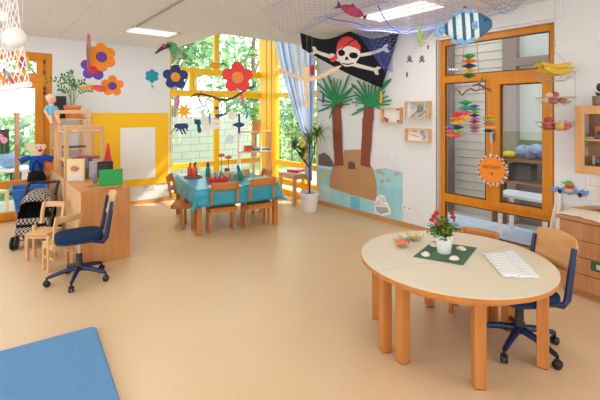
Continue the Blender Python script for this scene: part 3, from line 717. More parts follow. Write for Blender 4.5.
# ---- blue office chairs
def office_chair(label, loc, rz, seat=.42, wood_m=None, a0=.33):
    t = thing('office_chair', label, 'chair', loc, rz, 'blue swivel chairs')
    # local: the sitter faces +Y
    MB().lathe([(.0, .10), (.032, .10), (.036, .12), (.036, .17), (.028, .18), (.028, .26), (.0, .26)], seg=16).build('gas_column', BLACK, t, smooth=True)
    MB().lathe([(.014, .26), (.016, .26), (.016, seat - .07), (.014, seat - .07)], seg=12).build('piston', CHROME, t, smooth=True)
    for k in range(5):
        a = 2 * PI * k / 5 + a0; dx, dy = math.cos(a), math.sin(a)
        l = MB().tube([(dx * .02, dy * .02, .125), (dx * .12, dy * .12, .115), (dx * .255, dy * .255, .082)], [.026, .022, .016], 8).build('base_arm', NAVY, t, smooth=True)
        q = MB(); M = Matrix.Translation((dx * .262, dy * .262, .028)) @ Matrix.Rotation(a + 1.9, 4, 'Z') @ Matrix.Rotation(PI / 2, 4, 'Y')
        for s in (-1, 1):
            q.lathe([(.0, s * .004), (.028, s * .005), (.028, s * .018), (.022, s * .023), (0, s * .024)], seg=16, M=M)
        q.tube([(dx * .262, dy * .262, .085), (dx * .262, dy * .262, .03)], .009, 8)
        q.build('caster', BLACK, l, smooth=True)
    q = MB(); q.box((-.07, -.10, seat - .075), (.07, .09, seat - .05)); q.build('mechanism', BLACK, t, bev=.006)
    n = 28; sh = []
    for i in range(n):
        a = 2 * PI * i / n; c_, s_ = math.cos(a), math.sin(a)
        sh.append((math.copysign(abs(c_) ** .55, c_) * .205, math.copysign(abs(s_) ** .6, s_) * .205))
    rings = [[(x * .9, y * .9, seat - .05) for x, y in sh], [(x, y, seat - .042) for x, y in sh], [(x, y, seat - .025) for x, y in sh]]
    MB().rings(rings).build('seat_shell', NAVY, t, smooth=True)
    rings = [[(x * k, y * k, z) for x, y in sh] for k, z in ((.985, seat - .0245), (1.0, seat - .012), (.985, seat + .004), (.93, seat + .014), (.75, seat + .019), (.3, seat + .017))]
    MB().rings(rings).build('seat', NAVYF, t, smooth=True)
    for sx in (-1, 1):
        q = MB(); q.tube([(sx * .10, -.1, seat - .055), (sx * .165, -.19, seat - .06), (sx * .172, -.215, seat - .02), (sx * .172, -.245, seat + .17), (sx * .172, -.268, seat + .31)], [.014, .017, .017, .016, .014], 8, flat=1.4)
        q.build('back_bracket', NAVY, t, smooth=True)
    q = MB()
    def bk(u, v):
        x = (u - .5) * .37; rr = 1 - .12 * (2 * v - 1) ** 4; x *= rr
        cz = .035 * (1 - (2 * u - 1) ** 2)
        dz = .02 * (1 - abs(2 * u - 1) ** 2.5)
        return (x, -.245 - .045 * v - cz, seat + .155 + .205 * v + dz * (1 if v > .5 else -1))
    q.grid(bk, 16, 8); q.build('backrest', wood_m or OAKX, t, smooth=True, solid=.011)
    return t
office_chair('blue swivel chair with dark seat standing by the beech cabinet row', (.70, 4.31, 0), rzof(-.97, .10), .445, BEECHLX)
office_chair('blue swivel chair with round wooden back pushed to the round table', (2.875, 1.228, 0), rzof(-.88, .47), .40, BEECHX, -.38)

# ---- cabinet row along X .79 .. 1.25
def cabinet(label, x, y, w, d, h, rz, arch=True):
    t = thing('low_cabinet', label, 'cabinet', (x, y, 0), rz, 'beech cabinets in a row')
    q = MB(); q.box((0, 0, 0), (w, .019, h - .02)); q.build('end_panel', PANEL, t, bev=.002)
    q = MB(); q.box((0, d - .019, 0), (w, d, h - .02)); q.build('end_panel', PANEL, t, bev=.002)
    q = MB(); q.box((0, .0195, .04), (.019, d - .0195, h - .02)); q.build('back_panel', BEECHL, t)
    q = MB(); q.box((.0, 0, h - .0195), (w, d, h)); q.build('top', PANEL, t, bev=.003)
    for z in (.05, .4): MB().box((.02, .02, z), (w - .01, d - .02, z + .019)).build('shelf', PANEL, t)
    return t
CBZ = .78
cabinet('beech cabinet nearest the viewer carrying toys and cards on its top', .775, 4.66, .485, 1.05, CBZ, 0)
cabinet('middle beech cabinet under the shorter open rack', .768, 5.715, .46, .93, CBZ, 0)
cabinet('far beech cabinet against the back wall under the taller open rack', .768, 6.65, .46, .59, CBZ, 0)
def rack(label, x, y, w, d, z0, z1, shelves):
    t = thing('open_rack', label, 'rack', (x, y, 0), 0, 'open beech racks')
    pw = .045
    for px_ in (0, w - pw):
        for py_ in (0, d - pw): MB().box((px_, py_, z0), (px_ + pw, py_ + pw, z1)).build('post', BEECHL, t, bev=.003)
    for py_ in (0.006, d - pw + .006):
        MB().box((pw, py_, z1 - .055), (w - pw, py_ + .03, z1 - .004)).build('top_rail', BEECHLX, t, bev=.003)
    for z in shelves:
        MB().box((pw * .3, pw * .5, z), (w - pw * .3, d - pw * .5, z + .018)).build('shelf', BEECHLX, t)
    return t
rack('shorter open beech rack with magazines standing on the middle cabinet', .768, 5.73, .455, .62, CBZ, 1.435, (.98, 1.345))
rack('taller open beech rack with the potted plant on the far cabinet', .768, 6.66, .46, .56, CBZ, 1.645, (1.06, 1.50))

# things on the racks
def slab_at(name, label, cat, m, x, y, z, w, d, h, rz=0, group=None, bev=.002):
    o = MB().box((-w / 2, -d / 2, 0), (w / 2, d / 2, h)).build(name, m, None, bev=bev); o.location = (x, y, z); o.rotation_euler = (0, 0, rz)
    return tag(o, label, cat, group)
slab_at('magazine', 'purple magazine lying on the lower shelf of the shorter rack', 'magazine', mat('magazine_purple', '#7a4a86', .5, .3, 30), 1.05, 5.98, .998, .30, .22, .012, .1)
slab_at('magazine', 'red edged magazine on top of the purple one in the rack', 'magazine', mat('magazine_red', '#b9505c', .5, .3, 30), 1.08, 5.97, 1.011, .28, .2, .01, -.15)
slab_at('magazine', 'dark magazine lying on the lower shelf of the taller rack', 'magazine', mat('magazine_dark', '#54465c', .5, .3, 30), 1.05, 6.9, 1.078, .30, .22, .02, .05)
slab_at('paper_stack', 'stack of white paper on the shorter rack', 'paper stack', WHITEC, 1.06, 5.98, 1.363, .3, .22, .05, .05)
slab_at('folder', 'blue folder leaning flat beside the white paper stack', 'folder', mat('folder_blue', '#5b86c2', .5, .05), 1.0, 6.2, 1.363, .24, .12, .03, .05)
slab_at('folder', 'red folder on the upper shelf of the taller rack under the pot', 'folder', RED, 1.2, 6.85, 1.518, .08, .2, .015, .3)
# big pot with a zamioculcas
t = thing('potted_plant', 'glossy leafed plant with arching stems in an orange pot on the taller rack', 'potted plant', (1.035, 6.93, 1.518))
t.scale = (.88, .88, .92)
MB().lathe([(0, 0), (.10, 0), (.125, .17), (.135, .175), (.135, .215), (.12, .215), (.115, .18), (0, .18)], seg=28).build('pot', TERRA, t, smooth=True)
MB().lathe([(0, .18), (.116, .18), (.08, .195), (0, .2)], seg=16).build('soil', DIRT, t)
rnd = random.Random(4)
q = MB(); s_ = MB()
dirs = [(-.36, .05, .44), (-.14, .1, .50), (-.04, 0, .56), (.05, .1, .36), (.17, 0, .42), (.27, -.05, .30), (-.2, -.05, .30), (.0, .05, .44)]
for dx, dy, h in dirs:
    pts = []
    for i in range(10):
        u = i / 9; pts.append(Vector((dx * u ** 1.8 + .04 * math.copysign(1, dx) * (1 - u) * .5, dy * u ** 1.5, .19 + h * math.sin(u * PI / 2 * (1.0 if abs(dx) < .3 else 1.15)))))
    s_.tube(pts, [.008 - .0006 * i for i in range(10)], 6)
    for i in range(5, 10):
        for sg in (-1, 1):
            c_ = pts[i]; tdir = (pts[i] - pts[i - 1]).normalized(); sd = tdir.cross(Vector((rnd.uniform(-.3, .3), 1, rnd.uniform(-.3, .3)))).normalized() * sg
            L = .07 * rnd.uniform(.8, 1.2); e = (sd + tdir * .7).normalized(); w_ = e.cross(Vector((0, 1, 0))).normalized() * L * .24
            q.mi = rnd.choice((0, 1)); q.quad(c_, c_ + e * L * .5 + w_, c_ + e * L, c_ + e * L * .5 - w_)
s_.build('stem', mat('stem_green', '#7d9a4e', .5, .1, 20), t, smooth=True)
q.build('leaves', [GREENL, mat('leaf_glossy', '#39702a', .35, .2, 20, trans=.15)], t, recalc=False)
t = thing('loudspeaker', 'black box loudspeaker behind the orange plant pot', 'loudspeaker', (.89, 7.1, 1.518))
MB().box((-.08, -.07, 0), (.08, .07, .34)).build('cabinet_box', BLACK, t, bev=.006)
for z, r in ((.1, .055), (.24, .03)): MB().lathe([(0, .004), (r, .004), (r, -.004), (0, -.004)], (0, -.072, z), 20, Matrix.Rotation(PI / 2, 4, 'X')).build('cone', mat('speaker_cone', '#2c2c30', .8), t)
# doll sitting on the end of the rack
t = thing('doll', 'cloth doll in a light blue shirt sitting at the left end of the taller rack', 'doll', (.735, 6.72, 1.518), .3)
SKIN = mat('doll_skin', '#e3b793', .8, .06, 30)
q = MB(); q.tube([(0, 0, .02), (0, 0, .1), (0, .005, .17), (0, 0, .2), (0, 0, .225)], [.055, .06, .055, .03, .025], 12); q.ell((0, -.005, .28), (.062, .058, .07), 14)
for sx in (-1, 1):
    q.tube([(sx * .045, 0, .17), (sx * .085, -.02, .10), (sx * .075, -.06, .05)], [.024, .02, .016], 8); q.ell((sx * .072, -.065, .045), .018, 8)
    q.tube([(sx * .03, 0, .025), (sx * .045, -.07, .03), (sx * .05, -.10, -.01), (sx * .05, -.11, -.05)], [.032, .028, .024, .02], 8); q.ell((sx * .05, -.13, -.06), (.022, .035, .018), 8)
q.ell((0, -.062, .275), (.01, .012, .01), 8)
q.build('body', SKIN, t, smooth=True)
q = MB(); q.tube([(0, 0, .05), (0, 0, .1), (0, .004, .17), (0, 0, .198)], [.064, .067, .061, .036], 12)
for sx in (-1, 1): q.tube([(sx * .045, 0, .172), (sx * .08, -.015, .115)], [.03, .027], 8)
q.build('shirt', mat('doll_shirt', '#6fb3d4', .9, .08, 40), t, smooth=True)
q = MB(); q.ell((0, .012, .30), (.068, .06, .06), 12); q.build('hair', mat('doll_hair', '#d9c9ae', .9, .2, 50), t, smooth=True)
q = MB()
for sx in (-1, 1): q.ell((sx * .022, -.06, .292), (.006, .004, .008), 6)
q.build('eyes', BLACK, t)

# things on the nearest cabinet
def W(px, py): return Z_(px, py, CBZ)
p = W(74.5, 181.5)
t = thing('puzzle_box', 'cream picture book box standing on the nearest cabinet', 'box', (p.x + .015, p.y + .02, CBZ), -.5)
MB().box((-.10, 0, 0), (.09, .05, .265)).build('box_body', mat('box_cream', '#e8cf9a', .6, .05, 8), t, bev=.002)
MB().ell((-.01, -.001, .15), (.05, .002, .035), 12).build('cover_picture', mat('cover_print', '#b07c6a', .6, .4, 50), t)
MB().box((-.09, -.0015, .02), (.08, 0, .09)).build('cover_band', mat('cover_pale', '#d8d3d6', .6, .1, 30), t)
p = W(83.5, 180)
slab_at('picture_book', 'upright picture book with a brown collage cover beside the cream box', 'book', mat('collage_print', '#8f7a6a', .6, .5, 22), p.x + .02, p.y + .07, CBZ, .025, .17, .26, -.35)
p = W(96, 178)
slab_at('info_card', 'white printed card standing behind the grey toy figure', 'card', mat('card_grey', '#cfcdd2', .7, .1, 40), p.x, p.y + .04, CBZ, .15, .012, .21, .1)
slab_at('pen_box', 'small blue and red box peeping over the white card', 'box', mat('pen_blue', '#3a5fb5', .5, .5, 30), p.x - .055, p.y + .075, CBZ, .05, .035, .25, .1)
p = W(105.5, 177)
t = thing('radio', 'black radio standing behind the big green card', 'radio', (p.x, p.y + .02, CBZ), .05)
MB().box((-.09, -.03, .0), (.09, .03, .20)).build('case', BLACK, t, bev=.006)
MB().box((-.085, -.032, .06), (.03, -.0305, .18)).build('grille', mat('radio_grille', '#3b3b40', .6), t); MB().box((-.07, -.033, .02), (-.04, -.0305, .04)).build('red_button', RED, t)
p = W(87, 176.5)
slab_at('green_card', 'small green card block left of the grey toy figure', 'card', GREENC, p.x, p.y - .02, CBZ + .03, .075, .02, .075, .05)
bs = slab_at('wooden_block', 'low wooden block holding the small green card', 'stand', OAKX, p.x - .01, p.y - .02, CBZ, .16, .07, .0295, .05)
def wooden_boat(label, px, py, L, rz):
    p = W(px, py); t = thing('wooden_card_stand', label, 'stand', (p.x, p.y, CBZ), rz, 'wooden card stands')
    pts = [(-L / 2, 0), (-L * .42, -.03), (L * .3, -.035), (L / 2, -.01), (L / 2, .01), (L * .3, .035), (-L * .42, .03)]
    MB().prism(pts, 0, .022).build('block', BEECHX, t, bev=.004); return t
t = wooden_boat('wooden stand carrying the grey toy figure on the nearest cabinet', 94, 185.5, .19, -.1)
q = MB(); q.tube([(0.01, 0, .0225), (.01, 0, .06), (.01, 0, .09), (.01, 0, .105)], [.02, .024, .018, .01], 12); q.ell((.01, -.002, .12), (.016, .016, .018), 10)
for s in (-1, 1): q.tube([(.01, 0, .085), (.01 + s * .03, -.01, .06), (.01 + s * .028, -.02, .04)], [.009, .008, .006], 6)
f = q.build('toy_figure', mat('toy_grey', '#7d8890', .7, .3, 30), None, smooth=True); f.location = t.location + Vector((0, 0, 0)); tag(f, 'grey toy figure standing on a wooden block on the nearest cabinet', 'figure')
t = wooden_boat('wooden stand holding the big green card on the nearest cabinet', 111, 187.5, .24, -.05)
gc = MB().box((-.12, -.006, .0225), (.12, .006, .2)).build('green_card', GREENC, None, bev=.001); gc.location = t.location; gc.rotation_euler = (0, 0, -.03); tag(gc, 'big bright green card standing in a wooden holder on the nearest cabinet', 'card')
p = W(123, 184)
slab_at('clip', 'small blue clip at the right end of the nearest cabinet', 'clip', mat('clip_blue', '#3b6fc2', .5), p.x - .03, p.y, CBZ, .03, .02, .012, .4)
# red paper cone behind the racks
tc_ = aty(108.5, 163, 7.0)
t = thing('paper_cone', 'tall red paper cone in front of the yellow board', 'cone', (tc_.x, 7.02, 0))
MB().lathe([(.085, .5), (.06, .8), (.012, 1.1), (.001, 1.115)], seg=20).build('cone', RED, t, smooth=True)
MB().lathe([(0, 0), (.12, 0), (.12, .03), (.012, .05), (.012, .52), (.085, .52), (.085, .5)], seg=20).build('foot', BEECH, t)

# ---- yellow board with white panel on the back wall
t = thing('wall_board', 'big yellow board with a white panel on the back wall', 'board', (2.0, YB, 0))
MB().box((1.36 - 2.0, -.018, .33), (2.625 - 2.0, -.001, 1.60)).build('yellow_panel', YELLOW, t, bev=.002)
MB().box((1.797 - 2.0, -.026, .445), (2.385 - 2.0, -.0185, 1.347)).build('white_panel', WHITEP, t, bev=.002)
def outlet(label, loc, axis):
    t = thing('wall_socket', label, 'socket', loc, 0 if axis == 'y' else -PI / 2, 'white double wall sockets')
    for s in (-1, 1):
        f = MB().box((s * .041 - .040, -.012, -.04), (s * .041 + .040, -.001, .04)).build('cover', WHITEP, t, bev=.003)
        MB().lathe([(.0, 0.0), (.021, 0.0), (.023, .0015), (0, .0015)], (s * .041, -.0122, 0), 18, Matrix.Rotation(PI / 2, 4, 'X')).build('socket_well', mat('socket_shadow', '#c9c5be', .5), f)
o1 = aty(150, 187, YB); outlet('double white socket under the yellow board', (o1.x, YB, o1.z), 'y')
o2 = atx(407.5, 208, XR); outlet('double white socket at the right edge of the paper sea', (XR, o2.y, o2.z), 'x')
# ---- turquoise table
t = thing('dining_table', 'oblong beech table hidden under the turquoise oilcloth', 'table', TFL, TRZ)
MB().box((0, 0, TTH - .03), (TW, TD, TTH - .003)).build('table_top', OAKX, t, bev=.003)
for x in (.035, TW - .035):
    for y in (.035, TD - .035): MB().box((x - .033, y - .033, 0), (x + .033, y + .033, TTH - .03)).build('leg', OAK, t, bev=.004)
q = MB(); q.box((.07, .05, TTH - .1), (TW - .07, .07, TTH - .03)); q.box((.07, TD - .07, TTH - .1), (TW - .07, TD - .05, TTH - .03)); q.build('apron', OAKX, t)
OV = .23
def clothp(u, v):
    x = -OV + (TW + 2 * OV) * u; y = -OV + (TD + 2 * OV) * v
    cx = min(max(x, 0), TW); cy = min(max(y, 0), TD); ex, ey = x - cx, y - cy; r = math.hypot(ex, ey)
    if r < 1e-6: return (cx, cy, TTH + .001)
    dx, dy = ex / r, ey / r
    corner = min(abs(ex), abs(ey)) / OV
    out = .012 + r * (.10 + .42 * corner) + .010 * math.sin(9 * (x + 2 * y)) * (r / OV)
    out = min(out, r)
    dz = math.sqrt(max(r * r - out * out, 0))
    return (cx + dx * out, cy + dy * out, TTH + .001 - dz)
def us(n, L):
    a = OV / (L + 2 * OV); return [a * i / 5 for i in range(5)] + [a + (1 - 2 * a) * i / n for i in range(n)] + [1 - a + a * i / 5 for i in range(6)]
U, V_ = us(16, TW), us(18, TD)
q = MB(); VV = [[q.v(clothp(u, v)) for v in V_] for u in U]
for i in range(len(U) - 1):
    for j in range(len(V_) - 1): q._f([VV[i][j], VV[i + 1][j], VV[i + 1][j + 1], VV[i][j + 1]])
o = q.build('tablecloth', TURQ, None, smooth=True, solid=.003); o.location = TFL + Vector((0, 0, .002)); o.rotation_euler = (0, 0, TRZ)
tag(o, 'turquoise oilcloth with pointed hanging corners on the long table by the windows', 'tablecloth')
CT = TTH + .006
def tt(px, py): return Z_(px, py, CT)
for lab, px, py, w, d, rz in (('white paper sheet at the near right of the turquoise cloth', 225, 186, .42, .24, -.15), ('white paper sheet at the far right of the turquoise cloth', 262, 179, .40, .24, -.1), ('white paper sheet at the far left of the turquoise cloth', 190, 174.5, .34, .3, -.2)):
    p = tt(px, py); slab_at('paper_sheet', lab, 'paper', WHITEC, p.x, p.y, CT, w, d, .002, rz, 'papers on the turquoise table', 0)
p = tt(193, 177.5)
tag(MB().lathe([(0, 0), (.135, 0), (.14, .012), (.12, .024), (0, .024)], p, 24).build('log_slice', mat('log_slice', '#7d5b40', .8, .25, 20), None, smooth=True), 'round bark edged wooden board under the red bottles on the turquoise table', 'board')
for k, (dx, dy, lab) in enumerate(((-.05, 0, 'red painted pump bottle at the left of the round wooden board'), (.045, .02, 'brownish pump bottle at the right of the round wooden board'), (.0, -.05, 'orange red pump bottle in front on the round wooden board'))):
    t = thing('pump_bottle', lab, 'bottle', (p.x + dx, p.y + dy, CT + .0245), 0, 'bottles on the round wooden board')
    MB().lathe([(0, 0), (.038, 0), (.04, .025), (.038, .105), (.016, .145), (.014, .165), (0, .165)], seg=16).build('bottle_body', mat(('bottle_red', 'bottle_grey', 'bottle_orange')[k], ('#c8392c', '#8a6a56', '#e0532f')[k], .4, .25, 30), t, smooth=True)
    MB().tube([(0, 0, .165), (0, 0, .19), (.02, 0, .20)], .012, 8).build('pump', BLACK, t, smooth=True)
def glue(label, px, py, lean=0):
    p = tt(px, py); t = thing('glue_bottle', label, 'bottle', (p.x, p.y, CT), 0, 'green glue bottles')
    M = Matrix.Rotation(lean, 4, Vector((FWD.x, FWD.y, 0)))
    MB().lathe([(0, 0.0), (.036, 0), (.040, .02), (.038, .10), (.026, .14), (.024, .15), (0, .15)], (0, 0, .0), 18, M).build('bottle_body', mat('bottle_green', '#17805a', .35, .05), t, smooth=True)
    MB().lathe([(0, .15), (.025, .15), (.022, .2), (.012, .23), (0, .23)], (0, 0, 0), 14, M).build('cap', mat('cap_blue', '#2c3a94', .4, .05), t, smooth=True)
glue('green glue bottle with blue cap left of the red tray', 208, 176.5)
glue('leaning green glue bottle with blue cap right of the red tray', 241.5, 180.5, -.25)
p = tt(218.5, 183); 
t = thing('pencil_tray', 'red plastic tray full of pens and scissors on the turquoise table', 'tray', (p.x, p.y + .03, CT), TRZ)
REDP = mat('red_plastic', '#d32a33', .35, .05)
q = MB(); w_, d_, h_ = .125, .09, .075
q.box((-w_, -d_, 0), (w_, d_, .004))
for s in (-1, 1):
    q.slab([(-w_, s * d_, 0.004), (w_, s * d_, 0.004), (w_ + .012, s * (d_ + .012), h_), (-w_ - .012, s * (d_ + .012), h_)], (0, -s * .004, 0)); q.slab([(s * w_, -d_, .004), (s * w_, d_, .004), (s * (w_ + .012), d_ + .012, h_), (s * (w_ + .012), -d_ - .012, h_)], (-s * .004, 0, 0))
q.build('tray_body', REDP, t)
rnd = random.Random(3)
PENC = [('#d8c23a'), ('#d33a4a'), ('#e8e4da'), ('#2a8f55'), ('#c9c2b2'), ('#7b4fa0'), ('#8a8f96'), ('#e8e4da')]
for k in range(10):
    x = -.1 + .022 * k; a = Vector((x, rnd.uniform(-.05, .05), .008)); b_ = a + Vector((rnd.uniform(-.04, .04), rnd.uniform(-.02, .03), rnd.uniform(.11, .15)))
    o = MB().tube([a, b_, b_ + (b_ - a) * .08], [.006, .006, .001], 6).build('pen', mat('pen_%d' % (k % 8), PENC[k % 8], .5, .05), None); o.matrix_world = Matrix.Translation(t.location) @ Matrix.Rotation(TRZ, 4, 'Z')
    tag(o, 'thin pen standing among others in the red tray', 'pen', 'pens in the red tray')
p = tt(229, 178.5); slab_at('card_box', 'small beige cardboard box behind the red tray', 'box', mat('card_beige', '#d8b98c', .7), p.x, p.y, CT, .11, .1, .10, .1)
p = tt(236, 179.5); slab_at('milk_box', 'grey beige carton beside the leaning glue bottle', 'carton', mat('carton_grey', '#b7b0a0', .7), p.x, p.y + .03, CT, .10, .08, .085, .1)
p = tt(246, 176); slab_at('wood_block', 'pale wooden block with upright peg behind the leaning glue bottle', 'block', BEECHL, p.x, p.y, CT, .1, .06, .11, .1)
p = tt(227, 175.5); slab_at('red_cup', 'small red beaker on the turquoise table', 'beaker', mat('cup_red', '#c43a3a', .4), p.x, p.y, CT, .07, .07, .12, .1, None, .02)
# felt flowers in a pot block
for k, (px, lab, h) in enumerate(((221.5, 'orange paper bird on a green stick at the left behind the red tray', .32), (228.5, 'orange paper flower on a green stick behind the red tray', .29))):
    p = tt(px, 175.5); t = thing('paper_flower', lab, 'paper flower', (p.x, p.y, CT), 0, 'orange paper flowers on sticks')
    MB().lathe([(0, 0), (.035, 0), (.02, .07), (0, .07)], seg=10).build('foot', GREENC, t); MB().tube([(0, 0, .07), (0, 0, h - .02)], .005, 6).build('stick', GREENL, t)
    q = MB()
    for a in range(5): q.ell((.035 * math.cos(a * 1.256), 0, h + .018 * math.sin(a * 1.256)), (.028, .008, .016), 8)
    q.build('petals', mat('petal_orange', '#ee6a1e', .6, .08), t, smooth=True)

# ---- small table in the glazed corner, cups
t = thing('side_table', 'small light beech table standing in the glazed corner', 'table', (4.20, 5.52, 0), -.04)
TW2, TD2, TH2 = .38, .50, .52
MB().box((0, 0, TH2 - .028), (TW2, TD2, TH2)).build('table_top', BEECHLX, t, bev=.003)
for x in (.03, TW2 - .03):
    for y in (.03, TD2 - .03): MB().box((x - .027, y - .027, 0), (x + .027, y + .027, TH2 - .028)).build('leg', BEECHL, t, bev=.003)
q = MB(); q.box((.057, .02, TH2 - .09), (TW2 - .057, .04, TH2 - .028)); q.box((.02, .057, TH2 - .09), (.04, TD2 - .057, TH2 - .028)); q.build('apron', BEECHLX, t)
t = thing('cup_tray', 'flat pale tray carrying red cups on the small corner table', 'tray', (4.38, 5.72, TH2), .35)
MB().box((-.15, -.16, 0), (.15, .16, .008)).build('tray_base', WHITEP, t, bev=.003)
q = MB()
for s in (-1, 1): q.box((s * .15 - .004, -.16, .008), (s * .15 + .004, .16, .022)); q.box((-.146, s * .16 - .004, .008), (.146, s * .16 + .004, .022))
q.build('rim', WHITEP, t)
CUP = mat('cup_pattern', '#c93f3c', .35, .35, 50); ci = 0
proto = None
for i in range(4):
    for j in range(3):
        x, y = 4.38 + math.cos(.35) * (-.10 + .068 * i) - math.sin(.35) * (-.09 + .085 * j), 5.72 + math.sin(.35) * (-.10 + .068 * i) + math.cos(.35) * (-.09 + .085 * j)
        if proto is None:
            proto = thing('cup', 'red patterned cup among the others on the tray of the small corner table', 'cup', (x, y, TH2 + .0085), 0, 'red cups on the corner table tray')
            MB().lathe([(0, 0), (.024, 0), (.031, .07), (.028, .07), (.022, .006), (0, .006)], seg=14).build('cup_body', WHITEP, proto, smooth=True)
            MB().lathe([(.0265, .012), (.0275, .012), (.0315, .058), (.0305, .058)], seg=14).build('red_band', CUP, proto, smooth=True)
            MB().tube([(.028, 0, .055), (.045, 0, .05), (.045, 0, .025), (.026, 0, .018)], .004, 6).build('handle', CUP, proto, smooth=True)
        else: copy_tree(proto).location = (x, y, TH2 + .0085)
# low yellow bench outside look: bright rail behind pot is the window frame
# ---- shelf in the corner
t = thing('corner_shelf', 'open beech shelf with white posts before the yellow corner window', 'shelf', (3.93, 6.73, 0), -.35)
for x in (0.18, .50): MB().box((x, .0, .36), (x + .02, .22, 1.24)).build('side_panel', mat('shelf_pinkbeech', '#d99f76', .5, .06, 8), t)
for z in (.34, .83, 1.22): MB().box((-.12, -.04, z), (.54, .24, z + .022)).build('shelf_board', BEECHLX, t, bev=.002)
for x in (-.10, .31): MB().tube([(x, -.02, 0), (x, -.02, 1.22)], .014, 10).build('post', WHITEP, t, smooth=True)
MB().tube([(.5, .2, 0), (.5, .2, .34)], .014, 10).build('post', WHITEP, t, smooth=True); MB().tube([(-.1, .2, 0), (-.1, .2, 1.22)], .014, 10).build('post', WHITEP, t, smooth=True)
Ms = Matrix.Translation((3.93, 6.73, 0)) @ Matrix.Rotation(-.35, 4, 'Z')
def onshelf(x, y, z): return Ms @ Vector((x, y, z))
p = onshelf(.08, .08, .853); slab_at('toy_box', 'small red and orange toy box at the left of the corner shelf', 'box', mat('toy_box', '#dd5a3c', .5, .4, 14), p.x, p.y, p.z, .15, .12, .11, -.3)
for k in range(4):
    p = onshelf(.3 + .012 * k, .09, .853 + .0185 * k)
    slab_at('book', 'book in the little pile on the middle board of the corner shelf', 'book', mat('book_%d' % k, ('#e8e6e2', '#5c6f88', '#2f8fc0', '#eceae6')[k], .5, .15, 20), p.x, p.y, p.z, .3, .18, .018, -.35 + .05 * k, 'books piled on the corner shelf')
p = onshelf(.27, .1, 1.243)
t = thing('spider_plant', 'drooping spider plant in a terracotta pot on the corner shelf', 'potted plant', p)
MB().lathe([(0, 0), (.085, 0), (.105, .15), (.112, .15), (.112, .19), (.1, .19), (.095, .15), (0, .15)], seg=24).build('pot', TERRA, t, smooth=True)
rnd = random.Random(9); q = MB()
def blade(q, base, dirv, L, w, droop, n=8, upz=1.0):
    prev = None
    for i in range(n + 1):
        u = i / n; p = base + Vector((dirv.x * L * u, dirv.y * L * u, L * (upz * u - droop * u * u)))
        sd = Vector((-dirv.y, dirv.x, 0)).normalized() * w * (1 - u ** 2) * (0.6 + .4 * math.sin(PI * min(1, u * 2 + .2)))
        cur = (q.v(p - sd), q.v(p + sd))
        if prev: q._f([prev[0], prev[1], cur[1], cur[0]])
        prev = cur
for k in range(46):
    a = rnd.uniform(0, 2 * PI); blade(q, Vector((rnd.gauss(0, .02), rnd.gauss(0, .02), .17)), Vector((math.cos(a), math.sin(a), 0)) * rnd.uniform(.5, 1), rnd.uniform(.22, .42), .008, rnd.uniform(.9, 1.7))
q.build('leaves', mat('spider_leaf', '#a9c868', .5, .2, 20, trans=.3), t, recalc=False)

# ---- dracaena
pd = Vector((4.16, 5.05, 0))
t = thing('dracaena', 'tall spiky dracaena in a white pot beside the curtain', 'potted plant', pd)
MB().lathe([(0, 0), (.115, 0), (.12, .01), (.152, .25), (.165, .255), (.165, .31), (.15, .31), (.142, .25), (0, .25)], seg=32).build('pot', WHITEP, t, smooth=True)
MB().lathe([(0, .25), (.142, .25), (.14, .268), (0, .275)], seg=20).build('soil', DIRT, t)
MB().tube([(0, 0, .26), (.01, 0, .5), (-.005, 0, .78), (0, 0, .98)], [.016, .014, .012, .012], 8).build('stem', BARK, t, smooth=True)
hd = []
for dx, z1 in ((-.24, 1.05), (.0, 1.14), (.13, 1.26), (-.12, .92)):
    pt = RGT * dx; pts = [(0, 0, .70), (pt.x * .6, pt.y * .6, (.72 + z1) / 2), (pt.x, pt.y, z1)]
    MB().tube(pts, .009, 8).build('branch', BARK, t, smooth=True); hd.append(Vector((pt.x, pt.y, z1)))
rnd = random.Random(31); q = MB()
for h in hd:
    for k in range(60):
        a = rnd.uniform(0, 2 * PI); s = rnd.uniform(.35, 1.15); q.mi = rnd.choice((0, 0, 1))
        blade(q, h + Vector((0, 0, rnd.uniform(-.06, .05))), Vector((math.cos(a), math.sin(a), 0)) * s, rnd.uniform(.34, .52), .0125, rnd.uniform(.3, 1.15), 6, rnd.uniform(.4, 1.1))
q.build('leaves', [GREEND, mat('dracaena_b', '#93a85c', .5, .2, 30, trans=.2)], t, recalc=False)

# ---- striped curtain
def cur(u, v):       # u along the width, v downwards
    zt = 3.3; zb = .42; z = zt + (zb - zt) * v
    k = min(1, max(0, (zt - z) / (zt - 1.0))); k = k ** 1.35
    yl = 6.62 + (5.50 - 6.62) * k; yr = 5.26 + (5.36 - 5.26) * k
    if z < 1.0: yl = 5.50 + .12 * (1.0 - z)
    y = yl + (yr - yl) * u
    amp = .035 - .018 * k
    return (4.50 + amp * math.sin(u * 2 * PI * 9) - .02 * k, y, z)
q = MB(); CW, CH = 90, 26
def stripe(i, j): return (0, 1, 0, 2, 1, 0)[(i // 2) % 6]
q.grid(cur, CW, CH, stripe)
o = q.build('curtain', [mat('curtain_white', '#f2f5fa', .9, .02, trans=.6), mat('curtain_pale', '#dbe7f7', .9, .03, trans=.6), mat('curtain_blue', '#a3c1ea', .9, .03, trans=.6)], None, smooth=True, solid=.002, recalc=False)
tag(o, 'blue and white striped curtain gathered to the side of the corner window', 'curtain')
MB().tube([(4.46 + .07 * math.cos(a), 5.43 + .10 * math.sin(a), 1.0) for a in [2 * PI * i / 16 for i in range(16)]], .012, 8, True).build('tie_band', mat('tie_blue', '#8db0df', .9), o, smooth=True)
MB().tube([(4.5, 5.385, 3.33), (4.5, 6.7, 3.33)], .012, 8).build('curtain_rod', STEEL, o, smooth=True)

